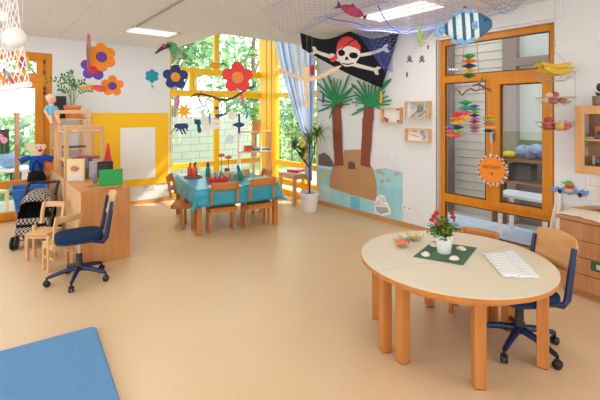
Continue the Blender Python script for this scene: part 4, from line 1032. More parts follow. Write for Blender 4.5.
# ================================================================== PIRATE WALL (right wall)
def wp(px, py, h=.004):
    p = atx(px, py, XR - h); return p
def wslab(pts, h, th): # polygon of pixel points laid on the right wall
    return [wp(x, y, h) for x, y in pts], (-th, 0, 0)
def wallpaper(name, label, cat, m, pts, h=.002, th=.002, group=None):
    P, off = wslab(pts, h, th); o = MB().slab(P, off).build(name, m); return tag(o, label, cat, group)
sea = wallpaper('paper_sea', 'long pale blue paper sea along the bottom of the wall', 'paper cutting', SEA, [(318.5, 167.5), (330, 169), (345, 168), (370, 169.5), (385, 168), (402.5, 172), (402.5, 224.5), (318.5, 203.6)], .002, .002)
P, off = wslab([(350.5, 196), (360, 198), (360, 212.3), (350.5, 210)], .0045, .001); MB().slab(P, off).build('deep_strip', SEAD, sea)
P, off = wslab([(319, 184), (331, 186), (331, 203.5), (319, 201.5)], .0045, .001); MB().slab(P, off).build('wave_strip', mat('wave_paper', '#b7dbdd', .6, .15, 6), sea)
P, off = wslab([(376, 185), (402, 190), (402, 206), (386, 203)], .0045, .001); MB().slab(P, off).build('light_strip', mat('sea_light', '#93cbd6', .6, .1, 6), sea)
isl = wallpaper('paper_island', 'brown kraft paper island between the paper palm trunks', 'paper cutting', KRAFT, [(344.5, 150), (361, 149.5), (362, 155), (367, 160), (372.5, 168), (376, 180), (377, 193), (375.5, 201), (352, 195), (329.5, 187.5), (330, 178), (333, 167), (338, 160), (343, 156)], .0062, .003)
P, off = wslab([(348, 162), (351, 161.5), (355, 163), (355.5, 169.5), (348.5, 169)], .0095, .002); MB().slab(P, off).build('treasure_hole', mat('dark_card', '#6a4f3c', .7, .1), isl)
wallpaper('paper_rock', 'dark grey paper rock left of the palm island', 'paper cutting', mat('rock_paper', '#6f625c', .8, .15, 30), [(318.5, 155), (324, 152.5), (329, 156), (333.5, 163), (334, 167), (328, 166.5), (318.5, 165)], .0105, .003)
sc = wallpaper('paper_drawing', 'white child drawing of a scaly creature at the lower edge of the paper sea', 'drawing', WHITEC, [(373.5, 199), (377, 197), (380, 194.5), (386, 196), (387.5, 202), (390.5, 209), (391, 214), (383, 216), (374.5, 212.5), (375, 208)], .0045, .003)
P, off = wslab([(376, 206.5), (387, 207.5), (389, 212), (381, 214), (376.5, 211)], .008, .0008); MB().slab(P, off).build('pencil_hatching', mat('pencil_grey', '#a8a8ac', .8, .4, 200), sc)
rnd = random.Random(17); q = MB()
for k in range(14):
    x, y = rnd.uniform(375, 386), rnd.uniform(197, 205); a = rnd.uniform(0, 6.28); pts = [wp(x + 2 * math.cos(a + i * .8), y + 1.6 * math.sin(a + i * .8), .0085) for i in range(5)]
    q.tube(pts, .0022, 4)
q.build('pencil_lines', mat('pencil_dark', '#75757a', .8), sc)
sk = tag(MB().slab([wp(x, y, .001) for x, y in [(376, 165), (380, 154), (387, 151), (391, 156), (397, 154), (399, 162), (399, 170), (392, 171.2), (384, 169.8), (378, 169)]], (-.0025, 0, 0)).build('ship_sketch', mat('tracing_paper', '#e4e3e3', .8, .02)), 'faint pale sketch of a ship above the right end of the paper sea', 'drawing')
q = MB()
for k in range(26):
    x, y = rnd.uniform(378, 397), rnd.uniform(155, 168); a = rnd.uniform(0, 6.28); pts = [wp(x + 2.4 * math.cos(a + i * .6), y + 2.4 * math.sin(a + i * .6), .0042) for i in range(5)]
    q.tube(pts, .0014, 4)
q.build('pencil_lines', mat('pencil_pale', '#c2c4ca', .8), sk)
for k, (px, py, w) in enumerate(((379, 171.5, 3), (383, 173.5, 1.8), (396.8, 174, 2.6), (382, 181.5, 2.2), (388.5, 180.5, 2.6))):
    lab = ('shell shaped grey paper at the top left of the paper sea', 'small grey paper shell just right of the top left one on the sea', 'grey paper shell at the upper right of the paper sea', 'round grey paper shell low in the middle of the paper sea', 'broad grey paper shell in the middle right of the paper sea')[k]
    pts = [(px + w * math.cos(a) * (1 + .15 * math.cos(3 * a)), py + w * .85 * math.sin(a)) for a in [2 * PI * i / 10 for i in range(10)]]
    wallpaper('paper_shell', lab, 'paper cutting', mat('paper_shell_grey', '#b1b2a8', .7, .2, 60), pts, .0055, .004, 'paper shells on the sea')
wallpaper('paper_fish', 'yellow paper fish swimming at the left of the paper sea', 'paper cutting', mat('fish_yellow', '#e3cf4a', .6, .1), [(319, 177), (322, 174.5), (326, 173), (328, 171.5), (327.5, 175), (324, 177), (320.5, 178)], .0055, .003)
# palms
def palm(label, segs, top, fronds):
    t0 = atx(top[0], top[1], XR); t = thing('paper_palm', label, 'paper palm', (XR, t0.y, 0), 0, 'paper palm trees on the wall')
    inv = Matrix.Translation((-XR, -t0.y, 0))
    for k, pts in enumerate(segs):
        h = .012 + .003 * (k % 3); P = [inv @ wp(x, y, h) for x, y in pts]
        MB().slab(P, (-.0025, 0, 0)).build('trunk_piece', BROWNP, t)
    rnd = random.Random(len(label)); q = MB()
    for (ex, ey, w) in fronds:
        h = .024 + rnd.uniform(0, .016); a = Vector((top[0], top[1])); e = Vector((ex, ey)); d = (e - a).normalized(); n = Vector((-d.y, d.x))
        bend = rnd.uniform(-1.2, 1.2)
        m_ = a.lerp(e, .5) + n * bend
        P = [a - n * w * .35, m_ - n * w * .5, e - n * w * .35, e + d * w * .3, e + n * w * .45, m_ + n * w * .5, a + n * w * .35]
        P = [inv @ wp(x, y, h) for x, y in P]; q.slab(P, (-.0015, 0, 0))
    q.build('fronds', GREENP, t); return t
palm('left paper palm with brown trunk and green strip leaves on the wall',
     [[(334, 149), (342.5, 148.5), (343.5, 165.5), (334.5, 166)], [(333, 134), (342, 134), (342.5, 150), (333.5, 150.5)], [(332.3, 119), (341.5, 119.5), (342, 136), (333, 135.5)], [(331.5, 103), (340.5, 103.5), (341.3, 121), (332.5, 120.5)]],
     (336, 103.5), [(317, 83, 1.8), (320, 91, 2.0), (322, 78, 2.0), (327, 74, 2.2), (331, 80, 1.6), (334, 78, 1.4), (337.5, 79, 1.4), (341, 80, 1.6), (348.5, 75.5, 2.0), (346, 84, 1.8), (351, 90, 2.0), (354, 86, 2.2), (356, 95, 1.8), (352.5, 99, 1.8), (319, 100, 1.6), (318.5, 111.5, 2.0), (322, 105.5, 1.4), (329.5, 118.5, 1.6), (349.5, 104, 1.6), (325, 86, 1.8)])
palm('right paper palm with brown trunk whose leaves touch the pirate flag',
     [[(361.5, 149), (370.5, 150.5), (369.8, 167.5), (360.5, 165.5)], [(362, 136), (372, 137.5), (370.8, 152), (361, 150)], [(362.5, 118), (373, 119), (371.5, 138.5), (362, 137)], [(364, 105), (374, 105.5), (373.5, 121), (363.2, 119.5)]],
     (370, 105.5), [(351.5, 84, 2.4), (357.5, 80.5, 2.0), (354, 92, 1.8), (363.5, 82, 1.8), (368.5, 84.5, 1.8), (372.5, 82, 1.8), (376, 84, 2.0), (381.5, 86, 2.2), (387.5, 80.5, 3.0), (390.5, 79, 2.6), (388, 96, 1.8), (391.5, 100, 2.0), (389.5, 104.5, 1.8), (355, 98, 2.0), (352, 102.5, 1.8), (352, 115, 2.0), (357, 110, 1.6), (383, 110.5, 1.6), (356, 95, 1.4), (385, 91, 1.8)])
wallpaper('paper_coconut', 'dark brown paper coconut at the top of the left palm', 'paper cutting', mat('coconut', '#5a3226', .8, .1), [(338, 103), (341, 102.5), (342.5, 105), (341.5, 108.5), (338.5, 108)], .045, .004)
wallpaper('paper_parrot', 'small blue paper bird beside the left palm leaves', 'paper cutting', DKBLUE, [(322.5, 94), (324, 94.5), (324, 103), (322.3, 103)], .045, .003)
wallpaper('paper_banana', 'orange yellow paper strip hanging at the right palm under the flag', 'paper cutting', GOLD, [(380.3, 91), (382.5, 91.5), (382.3, 103), (379.8, 103)], .046, .004)
wallpaper('paper_lizard', 'small green paper lizard between the two palms', 'paper cutting', mat('lizard_green', '#7bb26a', .7), [(355.8, 99), (357.5, 100), (357.2, 106.5), (355.5, 107)], .046, .003)

# ---- three box frames
def boxframe(label, x0p, y0p, x1p, y1p, inner):
    a = atx(x0p, y0p, XR - .07); b_ = atx(x1p - 1, y1p, XR - .07)
    yA, yB, zt, zb = a.y, b_.y, a.z, b_.z
    ym, zm = (yA + yB) / 2, (zt + zb) / 2; w, h = abs(yA - yB) / 2, (zt - zb) / 2
    t = thing('box_frame', label, 'box frame', (XR, ym, zm), -PI / 2, 'wooden box frames on the wall')
    # local: x right, -y into the room
    q = MB(); tk = .014
    q.box((-w, -.07, -h), (w, -.004, -h + tk)); q.box((-w, -.07, h - tk), (w, -.004, h)); q.box((-w, -.07, -h + tk), (-w + tk, -.004, h - tk)); q.box((w - tk, -.07, -h + tk), (w, -.004, h - tk))
    q.build('frame', BEECHLX, t); MB().box((-w + tk, -.010, -h + tk), (w - tk, -.004, h - tk)).build('back_panel', WHITEC, t)
    inner(t, w, h); return t
def in1(t, w, h):
    q = MB(); q.ell((-w * .45, -.05, -h + .045), (.03, .02, .03), 10); q.ell((-w * .62, -.05, -h + .07), .018, 8); q.build('red_figure', mat('figure_red', '#a84a33', .6, .2, 30), t, smooth=True)
    q = MB(); q.ell((w * .72, -.05, -h + .035), (.018, .018, .02), 8); q.build('small_figure', mat('figure_red2', '#b5593c', .6, .2, 30), t, smooth=True)
    MB().ell((w * .7, -.05, h - .025), (.02, .02, .012), 8).build('green_tip', GREENL, t, smooth=True)
def in2(t, w, h):
    MB().box((-w + .016, -.060, -h + .016), (w - .016, -.058, h - .016)).build('front_glass', GLASSC, t)
    q = MB(); q.ell((w * .2, -.04, .02), (.05, .02, .055), 10); q.build('moss', mat('moss', '#8d9468', .8, .4, 50), t, smooth=True)
    q = MB()
    for k in range(9): q.ell((-w * .5 + .03 * k, -.04, -h + .035 + .02 * (k % 4)), (.016, .012, .014), 7)
    q.build('pebbles', mat('frame_pebble', '#b5a288', .7, .4, 40), t, smooth=True)
    q = MB(); q.ell((-w * .55, -.03, h - .06), (.04, .01, .035), 8); q.build('paper_cloud', mat('cloud_paper', '#dfe6f2', .7), t, smooth=True)
    MB().box((w * .55, -.03, -h + .016), (w * .66, -.02, h - .016)).build('white_strip', WHITEP, t)
def in3(t, w, h):
    MB().box((-w * .55, -.016, h * .45), (-w * .15, -.0105, h * .7)).build('yellow_tag', GOLD, t)
    MB().slab([(-w * .62, -.016, .0), (w * .05, -.016, -h * .38), (w * .05, -.016, -h * .30), (-w * .62, -.016, .08 * h)], (0, .005, 0)).build('red_stick', mat('stick_red', '#b56a5a', .6), t)
    q = MB(); q.ell((w * .3, -.03, h * .35), (.03, .012, .04), 8); q.ell((w * .5, -.03, -.02), (.02, .012, .03), 8); q.ell((w * .38, -.03, -h * .5), (.016, .01, .02), 8); q.build('grey_figure', mat('figure_grey', '#b6b4ba', .6, .4, 30), t, smooth=True)
    MB().box((w * .78, -.03, h * .1), (w * .88, -.012, h * .7)).build('red_mark', mat('mark_red', '#9c4440', .6), t)
boxframe('lower left wooden box frame holding small red figures', 380.5, 108, 401, 123.5, in1)
boxframe('upper right wooden box frame with mossy picture behind glass', 404.5, 101.5, 429.5, 119, in2)
boxframe('lower right wooden box frame with yellow tag and red stick', 404.5, 128, 429.5, 143, in3)

# ---- pirate flag
FA, FB, FC, FD = Vector((3.55, 4.52, 2.755)), Vector((4.56, 3.545, 2.755)), Vector((4.54, 3.85, 1.965)), Vector((3.575, 4.505, 2.525))
FN = (FB - FA).cross(FD - FA).normalized()
if FN.dot(FWD) > 0: FN = -FN          # towards the viewer's side
def flag(u, v):
    p = FA.lerp(FB, u).lerp(FD.lerp(FC, u), v)
    p = p + Vector((0, 0, -.10 * abs(math.sin(2 * PI * u)) ** 1.2 * (1 - v) ** 2 + .035 * math.sin(PI * u) * v * -1))
    return p + FN * (.035 * math.sin(5 * u * PI + 2.5 * v) * (.25 + .75 * v) * .7 + .05 * math.sin(PI * u) * math.sin(PI * v))
FLAGM = mat('flag_black', '#201e22', .85, .15, 40, spec=.2)
q = MB(); q.grid(flag, 64, 28)
fo = q.build('pirate_flag', FLAGM, None, smooth=True, solid=.002); tag(fo, 'black pirate flag with skull and crossed bones hung under the ceiling', 'flag')
def flag_uv(px, py):
    u, v = .5, .5
    for _ in range(30):
        x, y = proj(flag(u, v)); e = 1e-3
        xu, yu = proj(flag(u + e, v)); xv, yv = proj(flag(u, v + e))
        a, b_, c_, d_ = (xu - x) / e, (xv - x) / e, (yu - y) / e, (yv - y) / e
        det = a * d_ - b_ * c_
        if abs(det) < 1e-6: break
        du = ((px - x) * d_ - (py - y) * b_) / det; dv = ((py - y) * a - (px - x) * c_) / det
        u += max(-.2, min(.2, du)); v += max(-.2, min(.2, dv)); u = max(-.05, min(1.05, u)); v = max(-.05, min(1.05, v))
    return u, v
def flag_print(name, polys, m, lift):
    bm = bmesh.new()
    for pts in polys:
        uv = [flag_uv(*p) for p in pts]; f = bm.faces.new([bm.verts.new((u, v, 0)) for u, v in uv])
    bmesh.ops.triangulate(bm, faces=bm.faces)
    for _ in range(6):
        ed = [e for e in bm.edges if e.calc_length() > .03]
        if ed: bmesh.ops.subdivide_edges(bm, edges=ed, cuts=1)
        bmesh.ops.triangulate(bm, faces=bm.faces)
    for v in bm.verts: v.co = flag(v.co.x, v.co.y) + FN * lift
    k = MB(); k.bm.free(); k.bm = bm
    return k.build(name, m, fo, smooth=True, recalc=False)
BONE = mat('flag_bone', '#dcd8d2', .8, .14, 60)
def circ(cx, cy, rx, ry=None, n=20, rot=0):
    ry = ry or rx; return [(cx + rx * math.cos(a) * math.cos(rot) - ry * math.sin(a) * math.sin(rot), cy + rx * math.cos(a) * math.sin(rot) + ry * math.sin(a) * math.cos(rot)) for a in [2 * PI * i / n for i in range(n)]]
def band(a, b_, w):
    a, b_ = Vector(a), Vector(b_); n = Vector((-(b_ - a).y, (b_ - a).x)).normalized() * w; return [tuple(a + n), tuple(b_ + n), tuple(b_ - n), tuple(a - n)]
def bone(a, b_, lift, k=.8):
    a, b_ = Vector(a), Vector(b_); d = (b_ - a).normalized(); n = Vector((-d.y, d.x)); L = (b_ - a).length
    prof = [(0, 1.3), (-1.6, 2.6), (-2.6, 4.2), (-1.2, 5.4), (1.2, 5.0), (2.4, 3.2), (3.4, 2.0)]
    up = [a + d * (x - .5) + n * y * k for x, y in prof] ; up2 = [b_ - d * (x - .5) + n * y * k for x, y in prof][::-1]
    dn2 = [b_ - d * (x - .5) - n * y * k for x, y in prof]; dn = [a + d * (x - .5) - n * y * k for x, y in prof][::-1]
    flag_print('bone_print', [[tuple(v) for v in up + up2[:-1] + dn2 + dn[:-1]]], BONE, lift)
bone((314, 51), (377, 70.5), .003); bone((333, 57.5), (386, 48.5), .0042)
flag_print('bandana_tail', [[(336.5, 53), (340, 57), (335, 60.5), (331.5, 62), (329, 58.5), (333, 57)]], RED, .0045)
flag_print('bandana_print', [[(336, 51), (337.5, 43), (342, 37.5), (349, 36.5), (356, 40), (360.5, 46), (360.5, 50.5), (352, 46.5), (343, 47)]], RED, .006)
flag_print('skull_print', [[(336.5, 52), (341, 47.2), (350, 46.2), (358, 49), (360.3, 52), (359.5, 57), (357, 61), (354.5, 64.5), (350, 66.5), (345, 66.5), (341, 64), (338, 59)]], mat('skull_white', '#e4e1dc', .8, .1, 50), .005)
flag_print('eye_print', [circ(353.5, 55.5, 4.6, 3.1, 18, .1), circ(341.5, 53, 3.6, 3.2), [(345.3, 57), (347.5, 56.5), (349, 60.5), (346.8, 59.7), (345, 60.5)]], FLAGM, .007)
flag_print('strap_print', [band((338, 52), (355.5, 39), .55), [(342, 63), (348, 63.8), (354, 62.6), (354, 63.6), (348, 65), (342, 64)]], FLAGM, .0075)
# ---- fishing nets
def net(name, label, fn, nu, nv, m, r=.0016, inside=None):
    q = MB()
    def seg(a, b_):
        a, b_ = Vector(a), Vector(b_); d = (b_ - a)
        if d.length < 1e-6: return
        u = d.orthogonal().normalized() * r; w = d.cross(u).normalized() * r
        A = [q.v(a + u), q.v(a - u * .5 + w * .87), q.v(a - u * .5 - w * .87)]; B = [q.v(b_ + u), q.v(b_ - u * .5 + w * .87), q.v(b_ - u * .5 - w * .87)]
        for k in range(3): q._f([A[k], A[(k + 1) % 3], B[(k + 1) % 3], B[k]])
    ok = inside or (lambda u, v: True)
    for i in range(nu):
        for j in range(nv):
            if (i + j) % 2: a, b_ = (i, j + 1), (i + 1, j)
            else: a, b_ = (i, j), (i + 1, j + 1)
            ua, va, ub, vb = a[0] / nu, a[1] / nv, b_[0] / nu, b_[1] / nv
            if ok(ua, va) and ok(ub, vb): seg(fn(ua, va), fn(ub, vb))
    for k in range(nu):
        for v in (0, 1): seg(fn(k / nu, v), fn((k + 1) / nu, v))
    for k in range(nv):
        for u in (0, 1): seg(fn(u, k / nv), fn(u, (k + 1) / nv))
    o = q.build(name, m, None, recalc=False)
    return tag(o, label, 'fishing net')
def bil(A, B, C, D, u, v): return A.lerp(B, u).lerp(D.lerp(C, u), v)
def ceil(px, py, dz=.01): return Z_(px, py, CEILZ - dz)
# net sagging left of the flag
a, b_, c_, d_ = Vector((2.42, 3.78, 2.75)), Vector((3.15, 3.75, 2.75)), Vector((3.3, 2.7, 2.75)), Vector((2.3, 2.6, 2.75))
def netA(u, v):
    p = bil(a, b_, c_, d_, u, v); s = (math.sin(PI * u) ** 1.3) * (1 - v) ** .7
    return p + Vector((0, 0, -.245 * s + .012 * math.sin(14 * u) * math.sin(9 * v)))
net('fishing_net', 'lavender fishing net sagging in a pouch under the ceiling left of the flag', netA, 24, 28, NETB, .0013)
# long veil under the ceiling, above flag and lamp
a2, b2, c2, d2 = Vector((3.15, 3.72, 2.75)), Vector((4.58, 3.25, 2.75)), Vector((4.55, 1.9, 2.74)), Vector((3.1, 2.2, 2.75))
def netB(u, v):
    p = bil(a2, b2, c2, d2, u, v)
    return p + Vector((0, 0, -.20 * math.sin(PI * u) * math.sin(PI * (.12 + .76 * v)) - .02 * math.sin(11 * u + 5 * v) ** 2))
net('fishing_net', 'wide lavender fishing net stretched under the long ceiling light', netB, 34, 34, NETB, .0012)
# net hanging as a curtain right of the flag
def netC(u, v):
    top = Vector((4.02, 3.72, 2.74)).lerp(Vector((4.58, 2.80, 2.74)), u)
    bot = Vector((4.40, 3.62, 2.10)).lerp(Vector((4.59, 2.98, 2.70)), u ** .8)
    p = top.lerp(bot, v); n = Vector((-.6, -.4, 0))
    return p + n * (.03 * math.sin(13 * u + 2 * v)) * (.3 + v)
net('fishing_net', 'pale net hanging in a long point between the flag and the orange window', netC, 22, 20, NETB, .0013)
def netD(u, v):
    top = Vector((3.92, 3.80, 2.74)).lerp(Vector((4.34, 3.55, 2.74)), u)
    bot = Vector((4.25, 3.60, 2.22)).lerp(Vector((4.36, 3.50, 2.16)), u)
    return top.lerp(bot, v) + Vector((-.05, -.05, 0)) * math.sin(9 * u + 3 * v) * .5
net('fishing_net', 'dark blue net bunched in front of the right end of the flag', netD, 16, 18, NETD, .0022)
def netE(u, v):
    p = ceil(480, 1, .02).lerp(ceil(545, -4, .02), u); p2 = ceil(470, -25, .02).lerp(ceil(560, -25, .02), u)
    q_ = p.lerp(p2, v); return q_ + Vector((0, 0, -.15 * math.sin(PI * min(1, u * 1.25 + .0)) ** 2 * (1 - v)))
net('fishing_net', 'blue net corner dangling from the ceiling above the striped fish', netE, 16, 12, NETD, .0016)
# rope folds of the veil
o = MB().tube([netB(.02 + .9 * k / 20, .12 + .55 * (k / 20)) for k in range(21)], .006, 6).build('net_rope', NETD, None, smooth=True); tag(o, 'twisted blue edge rope crossing under the long ceiling light', 'rope')
o = MB().tube([netB(.05 + .8 * k / 20, .62 - .5 * (k / 20)) for k in range(21)], .006, 6).build('net_rope', NETD, None, smooth=True); tag(o, 'second blue net rope crossing towards the green seahorse', 'rope')

# ---- hanging creatures
def hang(name, label, cat, loc, group=None, rz=None, top=None):
    loc = Vector(loc); t = thing(name, label, cat, loc, face_cam(loc) if rz is None else rz, group)
    return t
def hthread(t, z0=0, x=0, y=0):
    thread(t, (x, y, z0), CEILZ - t.location.z - z0 - .001)
def disc(q, x, z, r, y0, y1, n=22, rx=None):
    q.prism([((rx or r) * math.cos(2 * PI * k / n) + x, r * math.sin(2 * PI * k / n) + z) for k in range(n)], y0, y1, Matrix(((1, 0, 0, 0), (0, 0, 1, 0), (0, 1, 0, 0), (0, 0, 0, 1))))
def flower(label, px, py, rpx, d, mp, mc, n=6, rot=.3, turn=0, stem=None, tilt=0, cr=.38):
    p = atd(px, py, d); R = rpx * d / 400
    t = hang('paper_flower', label, 'paper flower', p, 'card flowers hanging from the ceiling', face_cam(p) + turn)
    q = MB(); pts = []
    N = n * 14
    for i in range(N):
        a = 2 * PI * i / N; st_ = 2 * PI / n; th = ((a - rot + st_ / 2) % st_) - st_ / 2; r = R * (.62 * math.cos(th) + math.sqrt(max(0, .395 ** 2 - (.62 * math.sin(th)) ** 2)))
        pts.append((r * math.cos(a), r * math.sin(a)))
    Mx = Matrix(((1, 0, 0, 0), (0, 0, 1, 0), (0, 1, 0, 0), (0, 0, 0, 1)))
    q.prism(pts, -.002, .002, Mx); q.build('petals', mp, t)
    q = MB(); disc(q, 0, 0, R * cr, -.004, .004); q.build('flower_centre', mc, t)
    if stem:
        MB().box((-.006, -.002, -R - stem), (.006, .002, -R * .6)).build('stem', GREENC, t)
        MB().ell((.014, 0, -R - stem * .6), (.016, .003, .008), 8).build('leaf', GREENC, t)
    hthread(t, R * .6); return t
CVIO = mat('violet_scribble', '#6a4597', .8, .3, 70); CGOLD = mat('gold_scribble', '#d99a2e', .8, .3, 70); COR = mat('orange_scribble', '#e2833a', .8, .3, 70)
flower('large orange flower with violet centre hanging beside the pink edge-on flower', 101.5, 57, 14, 4.0, ORANGE, CVIO, 6, .55, .25)
flower('violet flower with red centre hanging behind the large orange flower', 94, 68, 12.5, 4.15, VIOLET, mat('red_scribble', '#cf2e3c', .8, .2, 70), 5, .2, -.2, None, 0, .46)
flower('pink flower seen edge-on beside the large orange flower', 89, 52, 20, 3.9, PINK, mat('mint_scribble', '#7fc7a0', .8, .3, 70), 6, .1, 1.46, None, 0, .5)
flower('small orange flower with violet centre in front of the white wall', 112.5, 86, 10.5, 4.4, ORANGE, CVIO, 5, .31, .05)
flower('small sky blue flower with green stem near the tall window', 152, 76, 6.6, 5.6, SKYB, mat('teal_scribble', '#2aa58a', .8, .3, 70), 6, .5, 0, .09)
flower('dark blue flower with golden centre in front of the yellow window', 175.5, 77, 12.3, 4.8, DKBLUE, CGOLD, 5, .31, .1)
flower('big red flower with orange centre in front of the yellow window', 237.5, 77.5, 15.5, 4.4, RED, COR, 5, .31, .0)
flower('yellow flower turned half sideways beside the white net', 22.5, 63, 13, 2.6, mat('yellow_card', '#eec04a', .7, .05), mat('plum_scribble', '#a3487f', .8, .3, 70), 6, .3, 1.1, None, 0, .5)
# paper dragonfly near the plant
p = atd(92, 87, 4.2); t = hang('paper_butterfly', 'red and yellow paper dragonfly hanging over the orange plant pot', 'paper dragonfly', p)
q = MB(); q.ell((.05, 0, -.005), (.075, .012, .03), 10); q.ell((.085, -.01, -.03), (.06, .01, .02), 8); q.build('wing', mat('dragon_red', '#d9584a', .7, .1), t, smooth=True)
q = MB(); q.tube([(-.12, 0, -.02), (-.05, 0, .0), (.0, 0, .005)], [.012, .02, .018], 8); q.build('body', GOLD, t, smooth=True)
q = MB()
for k in range(4): q.tube([(-.11 + .03 * k, -.022, -.016 + .006 * k), (-.11 + .03 * k, .022, -.016 + .006 * k)], .005, 6)
q.build('stripes', RED, t); hthread(t, .02)
# green and red paper birds
def bird(label, px, py, d, s, flip=1):
    p = atd(px, py, d); t = hang('paper_bird', label, 'paper bird', p, 'paper birds hanging from the ceiling')
    q = MB(); pts = [(-.02, .055), (.03, .06), (.075, .045), (.10, .0), (.105, -.04), (.085, -.025), (.07, -.075), (.035, -.08), (.01, -.03)]
    q.prism([(flip * x * s, z * s) for x, z in pts], -.002, .002, Matrix(((1, 0, 0, 0), (0, 0, 1, 0), (0, 1, 0, 0), (0, 0, 0, 1)))); q.build('wing', mat('bird_green', '#4c9a5c', .7, .15, 30), t)
    q = MB(); q.tube([(flip * .03 * s, 0, .02 * s), (-flip * .03 * s, 0, .01 * s), (-flip * .07 * s, 0, -.015 * s), (-flip * .13 * s, 0, -.07 * s)], [.012 * s, .026 * s, .02 * s, .006 * s], 8); q.build('body', mat('bird_dark', '#33373a', .7, .2), t, smooth=True)
    MB().ell((-flip * .04 * s, 0, .012 * s), (.03 * s, .03 * s, .026 * s), 10).build('head_band', mat('bird_red', '#c1414e', .7, .1), t, smooth=True)
    hthread(t, .05 * s); return t
bird('green winged paper bird hanging left of the tall window', 168.5, 47.5, 4.5, 1.1)
p = atd(215, 65.5, 5.2); t = hang('paper_bee', 'orange paper bee hanging before the yellow window transom', 'paper bee', p)
q = MB(); q.ell((0, 0, 0), (.075, .03, .045), 12); q.build('body', mat('bee_orange', '#e8a01a', .7, .1), t, smooth=True)
q = MB(); q.tube([(.07, 0, .02), (.11, 0, .03), (.15, 0, .0)], [.012, .01, .006], 6); q.build('head_feeler', BLACK, t); 
q = MB(); q.ell((.0, .03, .04), (.04, .004, .02), 8); q.build('wing', WHITEC, t); hthread(t, .03)
# wooden seagull with spread wings
p = atd(306, 83, 4.2)
t = hang('wooden_seagull', 'natural wooden seagull with spread wings hanging before the curtain', 'wooden bird', p)
LW = wood('pale_pine', '#e8cba4', '#dcb88c', 'X')
k = 4.2 / 400
def S(px, py, dy=0): return Vector(((px - 306) * k, dy, -(py - 83) * k))
q = MB(); Mx = Matrix(((1, 0, 0, 0), (0, 0, 1, 0), (0, 1, 0, 0), (0, 0, 0, 1)))
q.prism([((x - 306) * k, -(y - 83) * k) for x, y in [(308, 62), (309, 66), (309.5, 72), (307.5, 77), (308.5, 86), (307.5, 94), (307.5, 97), (309.5, 107), (304, 107), (305.5, 97), (304, 94), (303.5, 86), (304, 78), (301.8, 73), (302.5, 68), (307, 66)]], -.018, .018, Mx); q.build('body', LW, t, bev=.005)
q = MB(); q.slab([S(274, 67), S(276, 66.4), S(290, 72.5), S(305, 77.5), S(305, 81), S(289, 75.5)], (0, .012, 0)); q.build('wing', LW, t, bev=.002)
q = MB(); q.slab([S(307, 78), S(322, 74), S(336, 66.5), S(342, 65.2), S(338, 69.5), S(325, 77), S(308, 82)], (0, .012, 0)); q.build('wing', LW, t, bev=.002)
hthread(t, (83 - 66) * k, .01)
p = atd(312, 70, 4.6); t = hang('paper_tag', 'small red paper tag hanging behind the wooden seagull', 'paper tag', p); MB().box((-.022, -.002, -.06), (.025, .002, .055)).build('sheet', mat('tag_red', '#b5282c', .7), t); hthread(t, .05)
# purple fish, green seahorse
p = atd(350, 11, 3.9); t = hang('paper_fish', 'purple and red paper fish hanging under the ceiling above the flag', 'paper fish', p)
M = Matrix.Rotation(.42, 4, 'Y')
q = MB(); q.ell((.02, 0, 0), (.12, .025, .048), 14, M); q.build('body', mat('fish_crimson', '#a5355c', .7, .35, 20), t, smooth=True)
q = MB(); q.slab([M @ Vector(v) for v in ((-.085, -.006, 0), (-.15, -.006, .055), (-.135, -.006, 0), (-.16, -.006, -.04))], (0, .012, 0)); q.slab([M @ Vector(v) for v in ((.13, -.006, .0), (.175, -.006, .03), (.165, -.006, -.03))], (0, .012, 0)); q.slab([M @ Vector(v) for v in ((-.05, -.006, .03), (.05, -.006, .045), (.0, -.006, .075))], (0, .012, 0)); q.build('fins', mat('fin_violet', '#5d2f63', .7, .2), t)
hthread(t, .03)
p = atd(419.5, 36, 3.9); t = hang('paper_seahorse', 'pale green paper seahorse hanging in front of the pale net', 'paper seahorse', p)
q = MB(); q.tube([(-.03, 0, .10), (-.005, 0, .105), (.012, 0, .085), (.0, 0, .05), (-.008, 0, .0), (.008, 0, -.05), (.02, 0, -.08), (.01, 0, -.10), (-.002, 0, -.095)], [.01, .018, .022, .026, .034, .03, .022, .018, .01], 10, flat=.6); q.build('body', mat('seahorse_green', '#b3d67e', .6, .12, 20), t, smooth=True)
q = MB(); q.slab([(.01, -.004, .11), (.035, -.004, .118), (.03, -.004, .085)], (0, .008, 0)); q.slab([(.02, -.004, .02), (.045, -.004, .03), (.04, -.004, -.02), (.02, -.004, -.03)], (0, .008, 0)); q.build('fin', mat('seahorse_fin', '#8fbf63', .6, .1), t); hthread(t, .1)
# dark wooden turtle charms
WD = mat('dark_driftwood', '#5d5450', .8, .2, 40)
for px, py, s, lab in ((409.5, 58.5, 1.0, 'left dark turtle charm hanging below the pale net'), (421.8, 58.5, 1.0, 'right dark turtle charm hanging below the seahorse'), (407, 74.5, .9, 'lowest dark leaf charm hanging by the pale net tip'), (428, 47, .8, 'dark charm tied to the twig by the orange window')):
    p = atd(px, py, 4.7); t = hang('driftwood_charm', lab, 'charm', p, 'dark charms on threads'); q = MB(); q.ell((0, 0, 0), (.024 * s if 'turtle' in lab else .012, .010, .038 * s), 10)
    if 'turtle' in lab:
        for sx in (-1, 1): q.ell((sx * .022, 0, -.035), (.011, .006, .014), 7)
    q.build('charm_body', WD, t, smooth=True); hthread(t, .03)
p = atd(428, 40, 4.6); t = hang('twig', 'small crooked twig hanging between seahorse and striped fish', 'twig', p)
MB().tube([(-.10, 0, -.03), (-.04, 0, -.015), (.0, 0, -.03), (.03, 0, .02), (.07, 0, .05)], [.008, .011, .009, .007, .004], 6).build('branch', mat('twig_tan', '#b08d62', .8, .2, 40), t, smooth=True); hthread(t, -.02)

